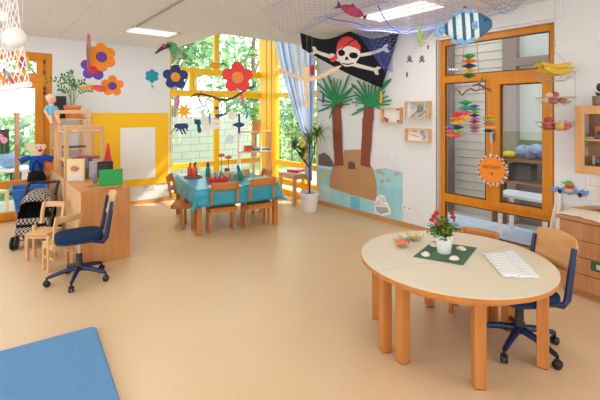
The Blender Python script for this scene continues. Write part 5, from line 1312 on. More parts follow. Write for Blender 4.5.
# ---- big striped fish
p = atd(465, 27, 3.25); k = 3.25 / 400
t = hang('striped_fish', 'big stuffed blue and white striped fish hanging before the orange window', 'fish', p)
FB_ = mat('fish_blue', '#32678a', .7, .1, 30); FW_ = mat('fish_white', '#d9e9ee', .5, .12, 40); FL_ = mat('fish_fluff', '#8fb8e2', .9, .15, 60)
Mr = Matrix.Rotation(-.06, 4, 'Y')
def fr(x): # half height of the body at x (pixels from centre)
    u = (x + 19) / 43.5; return max(.6, 15.0 * math.sin(PI * min(1, max(0, .06 + .90 * u))) ** .75)
q = MB(); rings = []
xs = [-19 + 43.5 * i / 40 for i in range(41)]
R_ = []
for x in xs:
    h = fr(x) * k; w = h * .45; R_.append([Mr @ Vector((x * k, w * math.cos(2 * PI * j / 20), h * math.sin(2 * PI * j / 20))) for j in range(20)])
VV = [[q.v(pv) for pv in r] for r in R_]
def fm(x):
    if x > 13: return 0
    return 0 if ((x + 19.5) % 8.2) < 3.4 else 1
for i in range(40):
    q.mi = fm((xs[i] + xs[i + 1]) / 2)
    for j in range(20): q._f([VV[i][j], VV[i][(j + 1) % 20], VV[i + 1][(j + 1) % 20], VV[i + 1][j]])
q.mi = 0; q._f(VV[0]); q._f(VV[-1]); q.build('body', [FB_, FW_], t, smooth=True)
rnd = random.Random(2)
def fluff(name, pts, rr, n=16):
    q = MB()
    for x, z in pts:
        for _ in range(5): q.ell(Mr @ Vector((x * k + rnd.gauss(0, .006), rnd.gauss(0, .012), z * k + rnd.gauss(0, .006))), rr * k * rnd.uniform(.7, 1.15), 7)
    q.build(name, FL_, t, smooth=True)
fluff('tail_fin', [(-25, 2), (-24, -3), (-21.5, 0), (-26, -1), (-23, 4)], 2.6)
fluff('back_fin', [(-10 + 2.6 * i, 12.5 + 3 * math.sin(PI * (i + 1) / 9)) for i in range(8)], 2.2)
fluff('belly_fin', [(-12 + 3 * i, -12 - 3.0 * math.sin(PI * (i + 1) / 8)) for i in range(7)], 2.2)
fluff('side_fin', [(8, -1), (10, 1), (9.5, -3)], 1.8)
for o_ in t.children:
    if o_.name.startswith('side_fin'): o_.location.y = -.055
MB().ell(Mr @ Vector((19 * k, -.035, 3.5 * k)), .010, 10).build('eye', BLACK, t, smooth=True)
MB().ell((0, 0, 18.5 * k), (.018, .018, .02), 8).build('hanger_bead', mat('bead_brown', '#8a4a34', .6), t, smooth=True)
hthread(t, 18.5 * k)

# ---- star mobile under the fish
STC = {'g': '#2e9a4a', 'o': '#ec7a2a', 'n': '#2d3f63', 'y': '#e8c12e', 'd': '#15683a', 't': '#3aa7a0', 'p': '#e0608a', 'l': '#8fc93a', 'r': '#cf2a3a', 'v': '#6a4aa8', 'b': '#4d7fb5'}
def star_chain(label, px, py0, py1, cols, d, w=1.0, zt=None):
    n = len(cols); k = d / 400; p = atd(px, py1, d)
    t = hang('paper_star_chain', label, 'paper stars', p, 'folded paper star chains')
    H = (py1 - py0) * k; st = H / n
    for i, c_ in enumerate(cols):
        z = H - st * (i + .5); q = MB(); r = .095 * w * (1 if (i not in (0, n - 1) or n < 4) else .85)
        N = 12; ring = [Vector((rr * math.cos(PI * j / 6 * .5 * 2), rr * math.sin(PI * j / 6 * .5 * 2), z + (st * .18 if j % 2 == 0 else -.0))) for j in range(N) for rr in [r if j % 2 == 0 else r * .42]]
        up, dn = q.v((0, 0, z + st * .75)), q.v((0, 0, z - st * .45)); V = [q.v(v) for v in ring]
        for j in range(N): q._f([up, V[j], V[(j + 1) % N]]); q._f([dn, V[(j + 1) % N], V[j]])
        q.build('paper_star', mat('star_' + c_, STC[c_], .7, .06, 30), t)
    zt = (CEILZ - .001 if zt is None else zt) - p.z
    thread(t, (0, 0, 0), zt, .001); return t
SD = 3.9
bp_ = atd(473, 91, SD)
star_chain('chain of five paper stars hanging between the orange strings below the fish', 469, 54.5, 79, 'gonyd', SD, .8)
star_chain('chain of green teal pink and yellow paper stars on the left of the mobile', 465.5, 101, 121, 'gtpy', SD, .78, bp_.z)
star_chain('longest diagonal looking chain of red to pink paper stars at far left', 457, 113, 138.5, 'roynlp', SD, .72, bp_.z)
star_chain('thin chain of many small paper stars below the middle of the twig', 474.5, 105, 133, 'vtlnpvobp', SD, .62, bp_.z)
star_chain('chain of paper stars on the right hanging before the window mullion', 489, 115.5, 133, 'olpyn', SD, .72, bp_.z)
star_chain('short chain of pink and orange paper stars lowest at the left', 451, 126, 137.5, 'bpo', SD, .6, bp_.z)
t = hang('mobile_twig', 'crooked twig that carries the paper star chains', 'twig', bp_)
k = SD / 400
q = MB(); q.tube([((x - 473) * k, 0, -(y - 91) * k) for x, y in [(455, 92), (457.5, 88.5), (460.5, 92), (463, 95), (467, 90.5), (471, 88.5), (475, 91), (480, 89.5), (490, 89)]], [.004, .006, .008, .008, .008, .009, .008, .007, .004], 6)
q.tube([((x - 473) * k, -.01, -(y - 91) * k) for x, y in [(472, 86), (478, 84), (483, 87.5), (490, 92)]], [.006, .010, .011, .008], 6); q.tube([((x - 473) * k, 0, -(y - 91) * k) for x, y in [(478, 86), (480.5, 80), (482, 77)]], [.006, .005, .003], 6)
q.build('branch', mat('twig_brown', '#7a5a40', .85, .25, 40), t, smooth=True)
for xt, xb in ((465, 461), (476.5, 479)):
    a_ = Vector(((xt - 473) * k, 0, (91 - 42) * k)); b_ = Vector(((xb - 473) * k, 0, 0)); MB().tube([a_, b_], .0035, 6).build('string', mat('orange_string', '#c98a5e', .8), t)
    thread(t, a_, CEILZ - bp_.z - a_.z - .001)

# ---- orange sun sign hanging on the window handle
p = atx(492, 170, 4.60)
t = thing('sun_sign', 'round orange ESSTREFF sign with frilly photo rim hanging on the orange window', 'sign', p, -PI / 2)
R = .152
q = MB(); disc(q, 0, 0, R, -.006, 0, 40); q.build('disc', ORANGE, t)
q = MB()
for i in range(30):
    a = 2 * PI * i / 30; r0, r1 = R * .93, R * (1.16 if i % 2 else 1.24); w = .016
    c0, s0 = math.cos(a), math.sin(a); q.slab([(r0 * c0 - w * s0, .0005, r0 * s0 + w * c0), (r0 * c0 + w * s0, .0005, r0 * s0 - w * c0), (r1 * c0 + w * .6 * s0, .0005, r1 * s0 - w * .6 * c0), (r1 * c0 - w * .6 * s0, .0005, r1 * s0 + w * .6 * c0)], (0, .003, 0))
q.build('rim', mat('rim_paper', '#e9d3c3', .7, .1, 30), t)
PHM = [mat('photo_red', '#a8384c', .6, .3, 80), mat('photo_blue', '#4d5d78', .6, .3, 80), mat('photo_dark', '#6a4f48', .6, .3, 80)]
for i in range(18):
    a = 2 * PI * i / 18 + .1; r = R * 1.05; q = MB(); disc(q, r * math.cos(a), r * math.sin(a), .012, -.0075, -.0062, 10); q.build('rim_photo', PHM[i % 3], t)
INK = mat('sign_ink', '#7a3608', .7)
def text(body, size, x, z, m, par, y=-.0075, nm='lettering'):
    cu = bpy.data.curves.new(nm, 'FONT'); cu.body = body; cu.size = size; cu.align_x = 'CENTER'; cu.align_y = 'CENTER'; cu.extrude = .0005
    o = bpy.data.objects.new('tmp', cu); COL.objects.link(o); dg = bpy.context.evaluated_depsgraph_get(); me = bpy.data.meshes.new_from_object(o.evaluated_get(dg)); bpy.data.objects.remove(o)
    me.transform(Matrix.Translation((x, y, z)) @ Matrix.Rotation(PI / 2, 4, 'X')); me.materials.clear(); me.materials.append(m)
    ob = bpy.data.objects.new(nm, me); COL.objects.link(ob); ob.parent = par; return ob
text('ESSTREFF', .052, 0, .03, INK, t); text('\u00b7 8 \u00b7', .055, 0, -.045, INK, t)
MB().tube([(0, -.002, R), (.0, -.0, 1.36 - p.z + .0)], .002, 5).build('string', THREAD, t)

# ---- hanging fruit baskets
FX_, FY_ = 4.27, 1.50
t = thing('fruit_hanger', 'three tier wire fruit basket hanging beside the orange window', 'hanging basket', (FX_, FY_, 0))
WIRE = mat('basket_wire', '#b3a99a', .35, .05, metal=.7)
d0 = Vector((FX_, FY_, 0)).dot(FWD)
def zz(py): return EYE - (py - 113) * d0 / 400
TZ = [(zz(73), .165), (zz(97.5), .165), (zz(122.5), .165)]
def wbasket(z, r, dp=.075):
    q = MB(); n = 28
    for rr, dz in ((r, 0), (r * .82, -dp * .55), (r * .5, -dp), (r * .2, -dp * 1.02)): q.tube([(rr * math.cos(2 * PI * i / n), rr * math.sin(2 * PI * i / n), z + dz) for i in range(n)], .0028 if rr == r else .0016, 6, True)
    for i in range(16):
        a = 2 * PI * i / 16; q.tube([(rr * math.cos(a), rr * math.sin(a), z + dz) for rr, dz in ((r, 0), (r * .82, -dp * .55), (r * .5, -dp), (r * .05, -dp * 1.03))], .0014, 5)
    return q
for z, r in TZ: wbasket(z, r).build('basket', WIRE, t, recalc=False)
hub = zz(52)
q = MB()
for kk in range(3):
    a = 2 * PI * kk / 3 + .55; x, y = math.cos(a) * .165, math.sin(a) * .165
    q.tube([(0, 0, hub), (x, y, TZ[0][0]), (x, y, TZ[2][0])], .002, 5)
    for z, r in TZ: q.tube([(x, y, z), (x * 1.12, y * 1.12, z)], .0025, 5)
q.tube([(0, 0, hub), (0, 0, CEILZ - .001)], .0025, 5); q.tube([(.012 * math.cos(b), 0, hub + .06 + .018 * math.sin(b)) for b in [2 * PI * i / 12 for i in range(12)]], .0022, 5, True)
q.build('chain', WIRE, t)
BAN = mat('banana_yellow', '#e3b72a', .5, .12, 18)
for i in range(4):
    z = TZ[0][0]; pts = []; off = -.075 + .05 * i
    for j in range(9):
        u = j / 8; pts.append(Vector((FX_, FY_, 0)) + RGT * (-.15 + .29 * u) + FWD * off + Vector((0, 0, z + .0 + .05 * (i % 2) + .045 * (1 - math.sin(PI * u)) - .0)))
    o = MB().tube(pts, [.010, .022, .029, .031, .031, .031, .029, .021, .009], 8).build('banana', BAN, None, smooth=True)
    tag(o, 'yellow banana lying with others in the top wire basket', 'banana', 'bananas in the top basket')
    MB().tube([pts[0], pts[0] - RGT * .012 + Vector((0, 0, .016))], [.007, .005], 6).build('stem', mat('banana_stem', '#6f6a2a', .7), o)
POT = [mat('garlic_cream', '#d8bd98', .6, .2, 30), mat('onion_red', '#a85a4a', .5, .2, 30)]
for i, (dx, dy, dz, kk) in enumerate(((-.09, 0, .0, 0), (-.045, -.04, .008, 1), (-.0, .0, .0, 1), (.05, -.03, .002, 1), (.095, .0, .0, 0), (-.03, .05, .0, 0), (.04, .05, 0, 0), (-.065, -.02, .05, 0), (-.01, -.02, .055, 1))):
    c_ = Vector((FX_, FY_, 0)) + RGT * dx + FWD * dy + Vector((0, 0, TZ[1][0] - .03 + dz))
    o = MB().ell((0, 0, 0), (.033, .033, .030), 12).build('onion' if kk else 'potato', POT[kk], None, smooth=True); o.location = c_
    tag(o, ('reddish onion in the middle wire basket' if kk else 'pale potato in the middle wire basket'), 'onion' if kk else 'potato', 'vegetables in the middle basket')
APL = {'red': '#a8352f', 'mixed': '#cfa344', 'orange red': '#d2533a'}
for dx, dy, dz, c_, lab in ((-.095, -.03, 0, 'red', 'dark red apple at the left of the bottom wire basket'), (.0, -.07, .0, 'mixed', 'yellow and red apple in front in the bottom wire basket'), (.085, -.03, .0, 'orange red', 'orange red apple at the right of the bottom wire basket'), (-.04, .03, .042, 'red', 'red apple on top at the back of the bottom wire basket'), (.03, .065, .0, 'red', 'hidden red apple at the very back of the bottom wire basket')):
    p = Vector((FX_, FY_, 0)) + RGT * dx + FWD * dy + Vector((0, 0, TZ[2][0] - .03 + dz))
    o = MB().lathe([(0, -.033), (.018, -.038), (.036, -.02), (.043, .004), (.036, .028), (.016, .036), (0, .028)], seg=16).build('apple', mat('apple_' + c_.replace(' ', '_'), APL[c_], .35, .3, 12), None, smooth=True); o.location = p; tag(o, lab, 'apple', 'apples in the bottom basket')
    MB().tube([(0, 0, .026), (.004, 0, .05)], .003, 5).build('stem', BARK, o)

# ---- crocodile hook rail
t = thing('hook_rail', 'blue wavy coat hook rail with a small crocodile figure on the wall', 'hook rail', (XR, 1.49, .82), -PI / 2)
RAILB = mat('rail_blue', '#7ba0d0', .6, .2, 40)
q = MB(); pts = [(-.165 + .33 * i / 30, .020 + .009 * math.cos(i * 2 * PI / 5) + (.016 if 10 < i < 19 else 0)) for i in range(31)] + [(.165 - .33 * i / 30, -.026 + .008 * math.cos(i * 2 * PI / 6) - (.012 if 11 < i < 20 else 0)) for i in range(31)]
q.prism(pts, -.016, -.001, Mx); q.build('rail', RAILB, t, bev=.003)
q = MB(); q.ell((0, -.024, .07), (.045, .010, .02), 10); q.ell((-.04, -.024, .075), (.03, .008, .009), 8); q.ell((.0, -.024, .092), (.03, .009, .010), 8); q.build('crocodile', mat('croc_green', '#7fae3c', .6, .1), t, smooth=True)
MB().ell((0.005, -.025, .045), (.042, .012, .022), 10).build('red_boat', RED, t, smooth=True); MB().ell((0, -.026, .0), (.04, .008, .022), 10).build('drum', mat('drum_tan', '#d9b68a', .6, .2, 40), t, smooth=True)
for x, z in ((-.075, -.018), (.10, -.03)):
    q = MB(); q.tube([(x, -.016, z), (x, -.04, z - .008), (x, -.05, z + .01)], .012, 8); q.ell((x, -.05, z + .012), .018, 10); q.build('hook', BLACK, t, smooth=True)
# apron hanging from the first hook
def towel(u, v): return Vector((XR - .03 - .012 * math.sin(u * 9) * v - .02 * v, 1.575 - (.01 + .045 * v ** .6) * (u - .5) * 2 + .03 * v, .80 - .42 * v))
o = MB().grid(towel, 14, 12).build('white_towel', mat('towel_white', '#ebe3d6', .95, .04, 30), None, smooth=True, solid=.004); tag(o, 'cream towel hanging from the left hook of the blue rail', 'towel')

# ---- dresser with drawers
t = thing('dresser', 'beech chest of drawers standing right of the orange window', 'dresser', (4.07, 1.405, 0), -.10)
DL, DDp, DH = 1.25, .50, .69           # runs towards -Y
M = Matrix(((0, 1, 0, 0), (-1, 0, 0, 0), (0, 0, 1, 0), (0, 0, 0, 1)))   # local x -> -Y, local y -> +X
q = MB(); q.box((0.01, .02, .055), (DL, DDp, DH - .035), M); q.build('body', FRONT, t)
q = MB(); q.box((.02, .05, 0), (DL - .02, DDp, .055), M); q.build('plinth', FRONT, t)
q = MB(); q.box((-.012, -.02, DH - .034), (DL + .01, DDp, DH), M); q.build('top', wood('top_beech', '#c78a5c', '#b57549', 'Y', scale=10), t, bev=.006)
zs = [.06, .205, .35, .495, .65]
for i in range(4):
    for a_, b_ in ((.014, .60), (.606, 1.22)):
        MB().box((a_, .0, zs[i] + .003), (b_, .0195, zs[i + 1] - .003), M).build('drawer', FRONT, t, bev=.002)
MB().box((.26, -.004, .265), (.42, -.0005, .345), M).build('green_label', mat('label_green', '#2f5c36', .6, .1), t)
MB().box((.30, -.0055, .285), (.37, -.0042, .325), M).build('label_card', mat('label_pale', '#b9c9b5', .6), t)
Md = t.matrix_basis.copy() if False else Matrix.Translation((4.07, 1.405, 0)) @ Matrix.Rotation(-.10, 4, 'Z') @ M
def dcl(u, v):
    x = -.005 + .62 * u; y = .0 + .34 * v + .03 * math.sin(8 * u) * (1 - v); z = DH + .004 + .022 * math.sin(PI * u * .9 + .3) * math.sin(PI * v) + .006 * math.sin(17 * u + 9 * v) ** 2
    if v < .12: y -= .02
    return Md @ Vector((x, y, z))
o = MB().grid(dcl, 24, 14).build('dish_towel', mat('dish_towel', '#ebe2cc', .95, .08, 40), None, smooth=True, solid=.003); tag(o, 'crumpled cream cloth spread over the dresser top', 'cloth')
p = Md @ Vector((.24, .42, DH))
t2 = thing('beaker', 'blue beaker with a wide foot at the back of the dresser', 'beaker', p, 0, 'stacked toy beakers')
MB().lathe([(0, 0), (.07, 0), (.075, .02), (.04, .03), (.045, .15), (0, .15)], seg=18).build('beaker_body', mat('beaker_blue', '#2148a8', .35, .05), t2, smooth=True)
t2 = thing('beaker', 'pink beaker with a green ring stacked on the blue beaker', 'beaker', p + Vector((0, 0, .1505)), 0, 'stacked toy beakers')
MB().lathe([(0, 0), (.05, 0), (.05, .0245), (0, .0245)], seg=18).build('green_ring', GREENC, t2, smooth=True); MB().lathe([(0, .025), (.05, .025), (.053, .085), (.046, .085), (.044, .035), (0, .03)], seg=18).build('beaker_body', mat('beaker_pink', '#e8529a', .35, .05), t2, smooth=True)
p = Md @ Vector((.08, .43, DH)); slab_at('wooden_tray', 'flat brown wooden board at the back of the dresser', 'board', BEECHX, p.x, p.y, p.z, .3, .1, .015, -.6)
# tiles behind
def tiles_mat():
    return block_mat('white_tiles', '#efedec', '#dad7d4', .15, .15, .004)
struct(MB().box((XR - .008, -.5, DH + .02), (XR, 1.34, 1.02)).build('wall_tiles', tiles_mat()))

# ---- wall cabinet
t = thing('wall_cabinet', 'beech wall cabinet with a glass door beside the fruit basket', 'wall cabinet', (XR, 1.345, 0), 0)
z0, z1, L, DP = 1.045, 1.665, .9, .32
Mw = Matrix(((0, -1, 0, 0), (-1, 0, 0, 0), (0, 0, 1, 0), (0, 0, 0, 1)))   # local x -> -Y, local y -> -X (into the room)
q = MB(); tk = .02
q.box((0, .001, z0), (L, DP - .02, z0 + tk), Mw); q.box((0, .001, z1 - tk), (L, DP - .02, z1), Mw); q.box((0, .001, z0 + tk), (tk, DP - .02, z1 - tk), Mw); q.box((L - tk, .001, z0 + tk), (L, DP - .02, z1 - tk), Mw); q.build('body', PANEL, t)
MB().box((tk, .002, z0 + tk), (L - tk, .014, z1 - tk), Mw).build('back_panel', BEECHX, t)
MB().box((tk, .02, z0 + .30), (L - tk, DP - .03, z0 + .318), Mw).build('shelf', BEECHX, t)
q = MB(); fw = .075
q.box((.0, DP - .0195, z0), (L / 2, DP, z0 + fw), Mw); q.box((0, DP - .0195, z1 - fw), (L / 2, DP, z1), Mw); q.box((0, DP - .0195, z0 + fw), (fw, DP, z1 - fw), Mw); q.box((L / 2 - fw, DP - .0195, z0 + fw), (L / 2, DP, z1 - fw), Mw)
dr = q.build('door', BEECH, t, bev=.003); MB().box((fw, DP - .012, z0 + fw), (L / 2 - fw, DP - .008, z1 - fw), Mw).build('glass', GLASS, dr)
q = MB(); q.box((L / 2 + .003, DP - .0195, z0), (L, DP, z1), Mw); q.build('door', BEECH, t, bev=.003)
Mwt = Matrix.Translation((XR, 1.345, 0)) @ Mw
p = Mwt @ Vector((.17, .15, z0 + .3185)); o = MB().lathe([(0, 0), (.05, 0), (.075, .12), (.07, .12), (.045, .008), (0, .008)], seg=20).build('clay_pot', TERRA, None, smooth=True); o.location = p; tag(o, 'terracotta pot on the upper shelf inside the wall cabinet', 'pot')
p = Mwt @ Vector((.20, .255, z0 + .3185)); o = MB().lathe([(0, 0), (.025, 0), (.02, .02), (.045, .05), (.045, .075), (.04, .075), (.036, .05), (0, .03)], seg=20).build('blue_cup', mat('cup_blue', '#2a4fa8', .3, .05), None, smooth=True); o.location = p; tag(o, 'blue footed cup before the terracotta pot in the wall cabinet', 'cup')
p = Mwt @ Vector((.10, .25, z0 + .3185)); slab_at('dish', 'small grey dish at the left of the blue cup in the wall cabinet', 'dish', mat('dish_grey', '#9aa3ac', .4), p.x, p.y, p.z, .06, .07, .02, 0, None, .006)
for i in range(6):
    p = Mwt @ Vector((.12 + .062 * (i % 3), .12 + .10 * (i // 3), z0 + .0205)); o = MB().lathe([(0, 0), (.024, 0), (.030, .14), (.028, .14), (.023, .005), (0, .005)], seg=16).build('drinking_glass', GLASSC, None, smooth=True); o.location = p; tag(o, 'clear drinking glass on the lower shelf inside the wall cabinet', 'glass', 'glasses in the wall cabinet')
p = Mwt @ Vector((.155, .20, z1)); t = thing('figure_pot', 'wicker pot with a green leafed plant figure on top of the wall cabinet', 'potted plant', p)
MB().lathe([(0, 0), (.05, 0), (.055, .09), (.048, .09), (.046, .08), (0, .08)], seg=16).build('pot', mat('wicker', '#8a7460', .8, .3, 80, bump=.5), t, smooth=True)
q = MB(); rnd = random.Random(12)
for kk in range(22):
    a = rnd.uniform(0, 2 * PI); blade(q, Vector((0, 0, .08)), Vector((math.cos(a), math.sin(a), 0)) * .7, rnd.uniform(.07, .1), .012, rnd.uniform(.2, 1.0), 4)
q.build('leaves', mat('figure_leaf', '#1f8a4c', .6, .15), t, recalc=False); MB().ell((0, 0, .17), (.022, .022, .04), 10).build('bloom', mat('bloom_brown', '#3c3530', .7), t, smooth=True)
# ---- blue play mat
q = MB(); c_ = Vector((.632, 3.25, 0))
dA = (Vector((-.9, 3.35, 0)) - c_).normalized(); dB = (Vector((.56, 2.0, 0)) - c_).normalized()
dB = Vector((dA.y, -dA.x, 0)) * (1 if Vector((dA.y, -dA.x, 0)).dot(dB) > 0 else -1)
pts = []
r = .04
for i in range(7):
    a = PI / 2 * i / 6; pts.append(c_ + dA * (r - r * math.sin(a)) + dB * (r - r * math.cos(a)))
pts += [c_ + dB * 2.0, c_ + dB * 2.0 + dA * 2.0, c_ + dA * 2.0]
q.slab([v + Vector((0, 0, .002)) for v in pts], (0, 0, .035))
t = q.build('play_mat', mat('mat_blue', '#6390ba', .85, .08, 50, spec=.15, bump=.1), None, bev=.006); tag(t, 'flat blue play mat on the floor at the near left', 'mat')
q = MB(); P2 = [c_ + (v - c_) for v in pts]; q.tube([v + Vector((0, 0, .030)) for v in pts[:7]] , .004, 6); q.tube([pts[6] + Vector((0, 0, .03)), pts[7] + Vector((0, 0, .03))], .004, 6); q.tube([pts[0] + Vector((0, 0, .03)), pts[-1] + Vector((0, 0, .03))], .004, 6)
q.build('piping', mat('mat_piping', '#4d7aa5', .8, .05), t, smooth=True)

# ---- doll stroller
t = thing('doll_stroller', 'black doll stroller with a checked hood in front of the blue tub', 'stroller', (.50, 5.90, 0), 1.2)
t.scale = (1.12, 1.12, 1.12)
FRM = mat('stroller_frame', '#77797d', .35, .05, metal=.7)
q = MB()
for s in (-1, 1):
    q.tube([(-.20, s * .15, .07), (-.10, s * .15, .22), (.06, s * .15, .42), (.16, s * .15, .56), (.22, s * .14, .61)], .010, 8); q.tube([(.17, s * .15, .07), (.06, s * .15, .24), (-.10, s * .15, .38)], .010, 8)
q.tube([(-.2, -.15, .09), (-.2, .15, .09)], .008, 6); q.tube([(.17, -.15, .09), (.17, .15, .09)], .008, 6); q.build('frame', FRM, t, smooth=True)
q = MB(); q.tube([(.10, -.15, .50), (.17, -.15, .585), (.24, -.145, .625), (.29, -.11, .62), (.30, 0, .615), (.29, .11, .62), (.24, .145, .625), (.17, .15, .585), (.10, .15, .5)], .017, 10); q.build('push_handle', BLACK, t, smooth=True)
q = MB(); q.grid(lambda u, v: Vector((-.17 + .36 * v + .03 * math.sin(PI * u), -.14 + .28 * u, .17 + .30 * v ** 1.2 - .05 * math.sin(PI * u))), 10, 8); q.build('seat_fabric', BLACKF, t, smooth=True, solid=.014)
q = MB(); q.grid(lambda u, v: Vector((-.20 + .1 * u * 0 + .02, -.14 + .28 * v, .13 + .12 * u)), 4, 4); q.build('foot_rest', BLACKF, t, solid=.01)
for s in (-1, 1):
    q = MB(); q.slab([(-.19, s * .142, .14), (-.05, s * .142, .12), (.14, s * .142, .28), (.18, s * .142, .48), (.05, s * .142, .46), (-.12, s * .142, .36)], (0, s * .006, 0)); q.build('side_cloth', BLACKF, t)
def chk():
    m = bpy.data.materials.new('checked_hood'); m.use_nodes = True; nt = m.node_tree; b = nt.nodes['Principled BSDF']; b.inputs['Roughness'].default_value = .9
    tc = nt.nodes.new('ShaderNodeTexCoord'); ck = nt.nodes.new('ShaderNodeTexChecker'); ck.inputs['Scale'].default_value = 52; ck.inputs['Color1'].default_value = srgb('#1d1b1c'); ck.inputs['Color2'].default_value = srgb('#b5aa9c')
    nt.links.new(tc.outputs['Object'], ck.inputs[0]); nt.links.new(ck.outputs[0], b.inputs['Base Color']); return m
CHK = chk()
q = MB(); q.grid(lambda u, v: Vector((.17 - .22 * math.sin(PI * .55 * v) , -.155 * math.cos(PI * u), .40 + .17 * math.sin(PI * u) ** .6 * (math.cos(PI * .38 * v)))), 14, 8); q.build('hood', CHK, t, smooth=True, solid=.006)
q = MB(); q.slab([(-.215, -.155, .15), (-.15, -.157, .30), (-.12, -.157, .30), (-.18, -.157, .13)], (0, .3, 0)); q.build('checked_apron', CHK, t)
for x, y in ((-.20, -.15), (-.20, .15), (.17, -.15), (.17, .15)):
    q = MB(); 
    for s in (-1, 1): q.lathe([(0, -.012), (.05, -.012), (.066, -.009), (.066, .009), (.05, .012), (0, .012)], (x, y + s * .018, .067), 20, Matrix.Rotation(PI / 2, 4, 'X'))
    w_ = q.build('wheel', BLACK, t, smooth=True); MB().lathe([(0, -.034), (.03, -.034), (.03, .034), (0, .034)], (x, y, .067), 12, Matrix.Rotation(PI / 2, 4, 'X')).build('hub', FRM, w_, smooth=True)
# blue tub
t = thing('storage_tub', 'open blue plastic tub on a stand behind the doll stroller', 'tub', (.46, 6.52, 0), -.05)
TUB = mat('tub_blue', '#2f6fc0', .4, .06, 10)
q = MB(); w0, d0_, w1_, d1_, za, zb = .14, .20, .19, .24, .30, .60
def ringp(w, d, z): return [(-w, -d, z), (w, -d, z), (w, d, z), (-w, d, z)]
q.rings([ringp(w0, d0_, za), ringp(w1_, d1_, zb), ringp(w1_ + .015, d1_ + .015, zb), ringp(w1_ + .015, d1_ + .015, zb + .012), ringp(w1_ - .006, d1_ - .006, zb + .012), ringp(w0 - .006, d0_ - .006, za + .01)]); q.build('tub_body', TUB, t)
q = MB(); q.box((-.16, -.22, .27), (.16, .22, .299))
q.build('stand_top', BEECH, t)
for sx in (-.13, .13):
    for sy in (-.19, .19): MB().box((sx - .018, sy - .018, 0), (sx + .018, sy + .018, .27)).build('leg', BEECH, t)
for k, (x, y, c_) in enumerate(((-.06, -.05, '#e0527a'), (.05, .04, '#f0f0ee'), (.0, .12, '#5fa0d8'))):
    p = Vector((.46 + x, 6.52 + y, .37)); o = MB().ell((0, 0, 0), (.06, .06, .06), 12).build('toy_ball', mat('ball_%d' % k, c_, .5, .1), None, smooth=True); o.location = p; tag(o, ('pink', 'white', 'light blue')[k] + ' soft ball lying in the blue tub', 'ball')
# coat stand with a mouse head
t = thing('coat_stand', 'wooden mouse headed clothes stand by the garden door', 'coat stand', (.585, 7.02, 0), face_cam((.585, 7.02, 0)))
d_ = Vector((.585, 7.02, 0)).dot(FWD); k = d_ / 400
MB().box((-.075, -.02, .03), (.07, .02, EYE - (165 - 113) * k)).build('post', BEECHL, t, bev=.004); MB().box((-.16, -.14, 0), (.16, .14, .03)).build('base', BEECHL, t, bev=.004)
hz = EYE - (149.5 - 113) * k
MSK = mat('mouse_wood', '#e9cfae', .6, .05, 10)
q = MB(); disc(q, .02, hz, .085, -.015, .015, 24, .075); disc(q, -.075, hz + .045, .062, -.012, .012, 20); disc(q, .085, hz + .045, .035, -.012, .012, 16); disc(q, -.0, hz - .08, .05, -.014, .014, 16); q.build('mouse_head', MSK, t)
MB().ell((.045, -.028, hz - .012), (.03, .026, .024), 12).build('nose', mat('nose_red', '#c8283a', .5, .05), t, smooth=True)
q = MB(); q.ell((0, -.017, hz + .03), (.008, .004, .010), 8); q.ell((.05, -.017, hz + .035), (.008, .004, .01), 8); q.build('eyes', BLACK, t)
MB().tube([(-.17, 0, hz - .10), (.17, 0, hz - .10)], .012, 8).build('arm_bar', BEECHX, t)
MB().box((.08, -.02, EYE - (176 - 113) * k), (.24, .09, EYE - (171 - 113) * k)).build('side_ledge', BEECHX, t); MB().box((.09, -.01, EYE - (170.8 - 113) * k), (.23, .08, EYE - (163 - 113) * k)).build('orange_tray', mat('bin_orange', '#e8772a', .6, .08), t, bev=.004)
disc_q = MB(); disc(disc_q, -.02, EYE - (185 - 113) * k, .055, -.026, -.0205, 20); disc_q.build('wooden_disc', MSK, t)
Mt = Matrix.Translation(t.location) @ Matrix.Rotation(t.rotation_euler.z, 4, 'Z')
JB = mat('jacket_blue', '#1f4fa0', .9, .1, 60, spec=.1)
q = MB(); q.rings([[(x * s, y * s2, z) for x, y in ((-.09, -.03), (-.04, -.045), (.04, -.045), (.09, -.03), (.09, .03), (.04, .045), (-.04, .045), (-.09, .03))] for z, s, s2 in ((hz - .30, 1.05, 1.3), (hz - .2, 1.0, 1.2), (hz - .13, .95, 1.1), (hz - .09, .6, .9))], True)
for s in (-1, 1): q.tube([(s * .07, 0, hz - .11), (s * .15, -.01, hz - .135), (s * .205, -.015, hz - .165)], [.038, .042, .045], 10)
o = q.build('toy_jacket', JB, None, smooth=True); o.matrix_world = Mt; tag(o, 'small blue jacket hung on the mouse headed clothes stand', 'jacket')
bz = EYE - (175 - 113) * k
q = MB(); q.rings([[(x, y - .08, z) for x, y in pts_] for z, pts_ in ((bz - .105, [(.085 * math.cos(a), .03 * math.sin(a)) for a in [PI / 5 * i for i in range(10)]]), (bz - .08, [(.115 * math.cos(a), .045 * math.sin(a)) for a in [PI / 5 * i for i in range(10)]]), (bz, [(.11 * math.cos(a), .045 * math.sin(a)) for a in [PI / 5 * i for i in range(10)]]), (bz + .07, [(.075 * math.cos(a), .03 * math.sin(a)) for a in [PI / 5 * i for i in range(10)]]))])
o = q.build('hand_bag', BLACKF, None, smooth=True); o.matrix_world = Mt; tag(o, 'black handbag hanging in front of the small blue jacket', 'bag')
MB().tube([(-.055, -.075, bz + .06), (-.04, -.06, bz + .16), (0, -.055, bz + .22), (.04, -.06, bz + .16), (.055, -.075, bz + .06)], .010, 8).build('bag_strap', BLACKF, o, smooth=True)
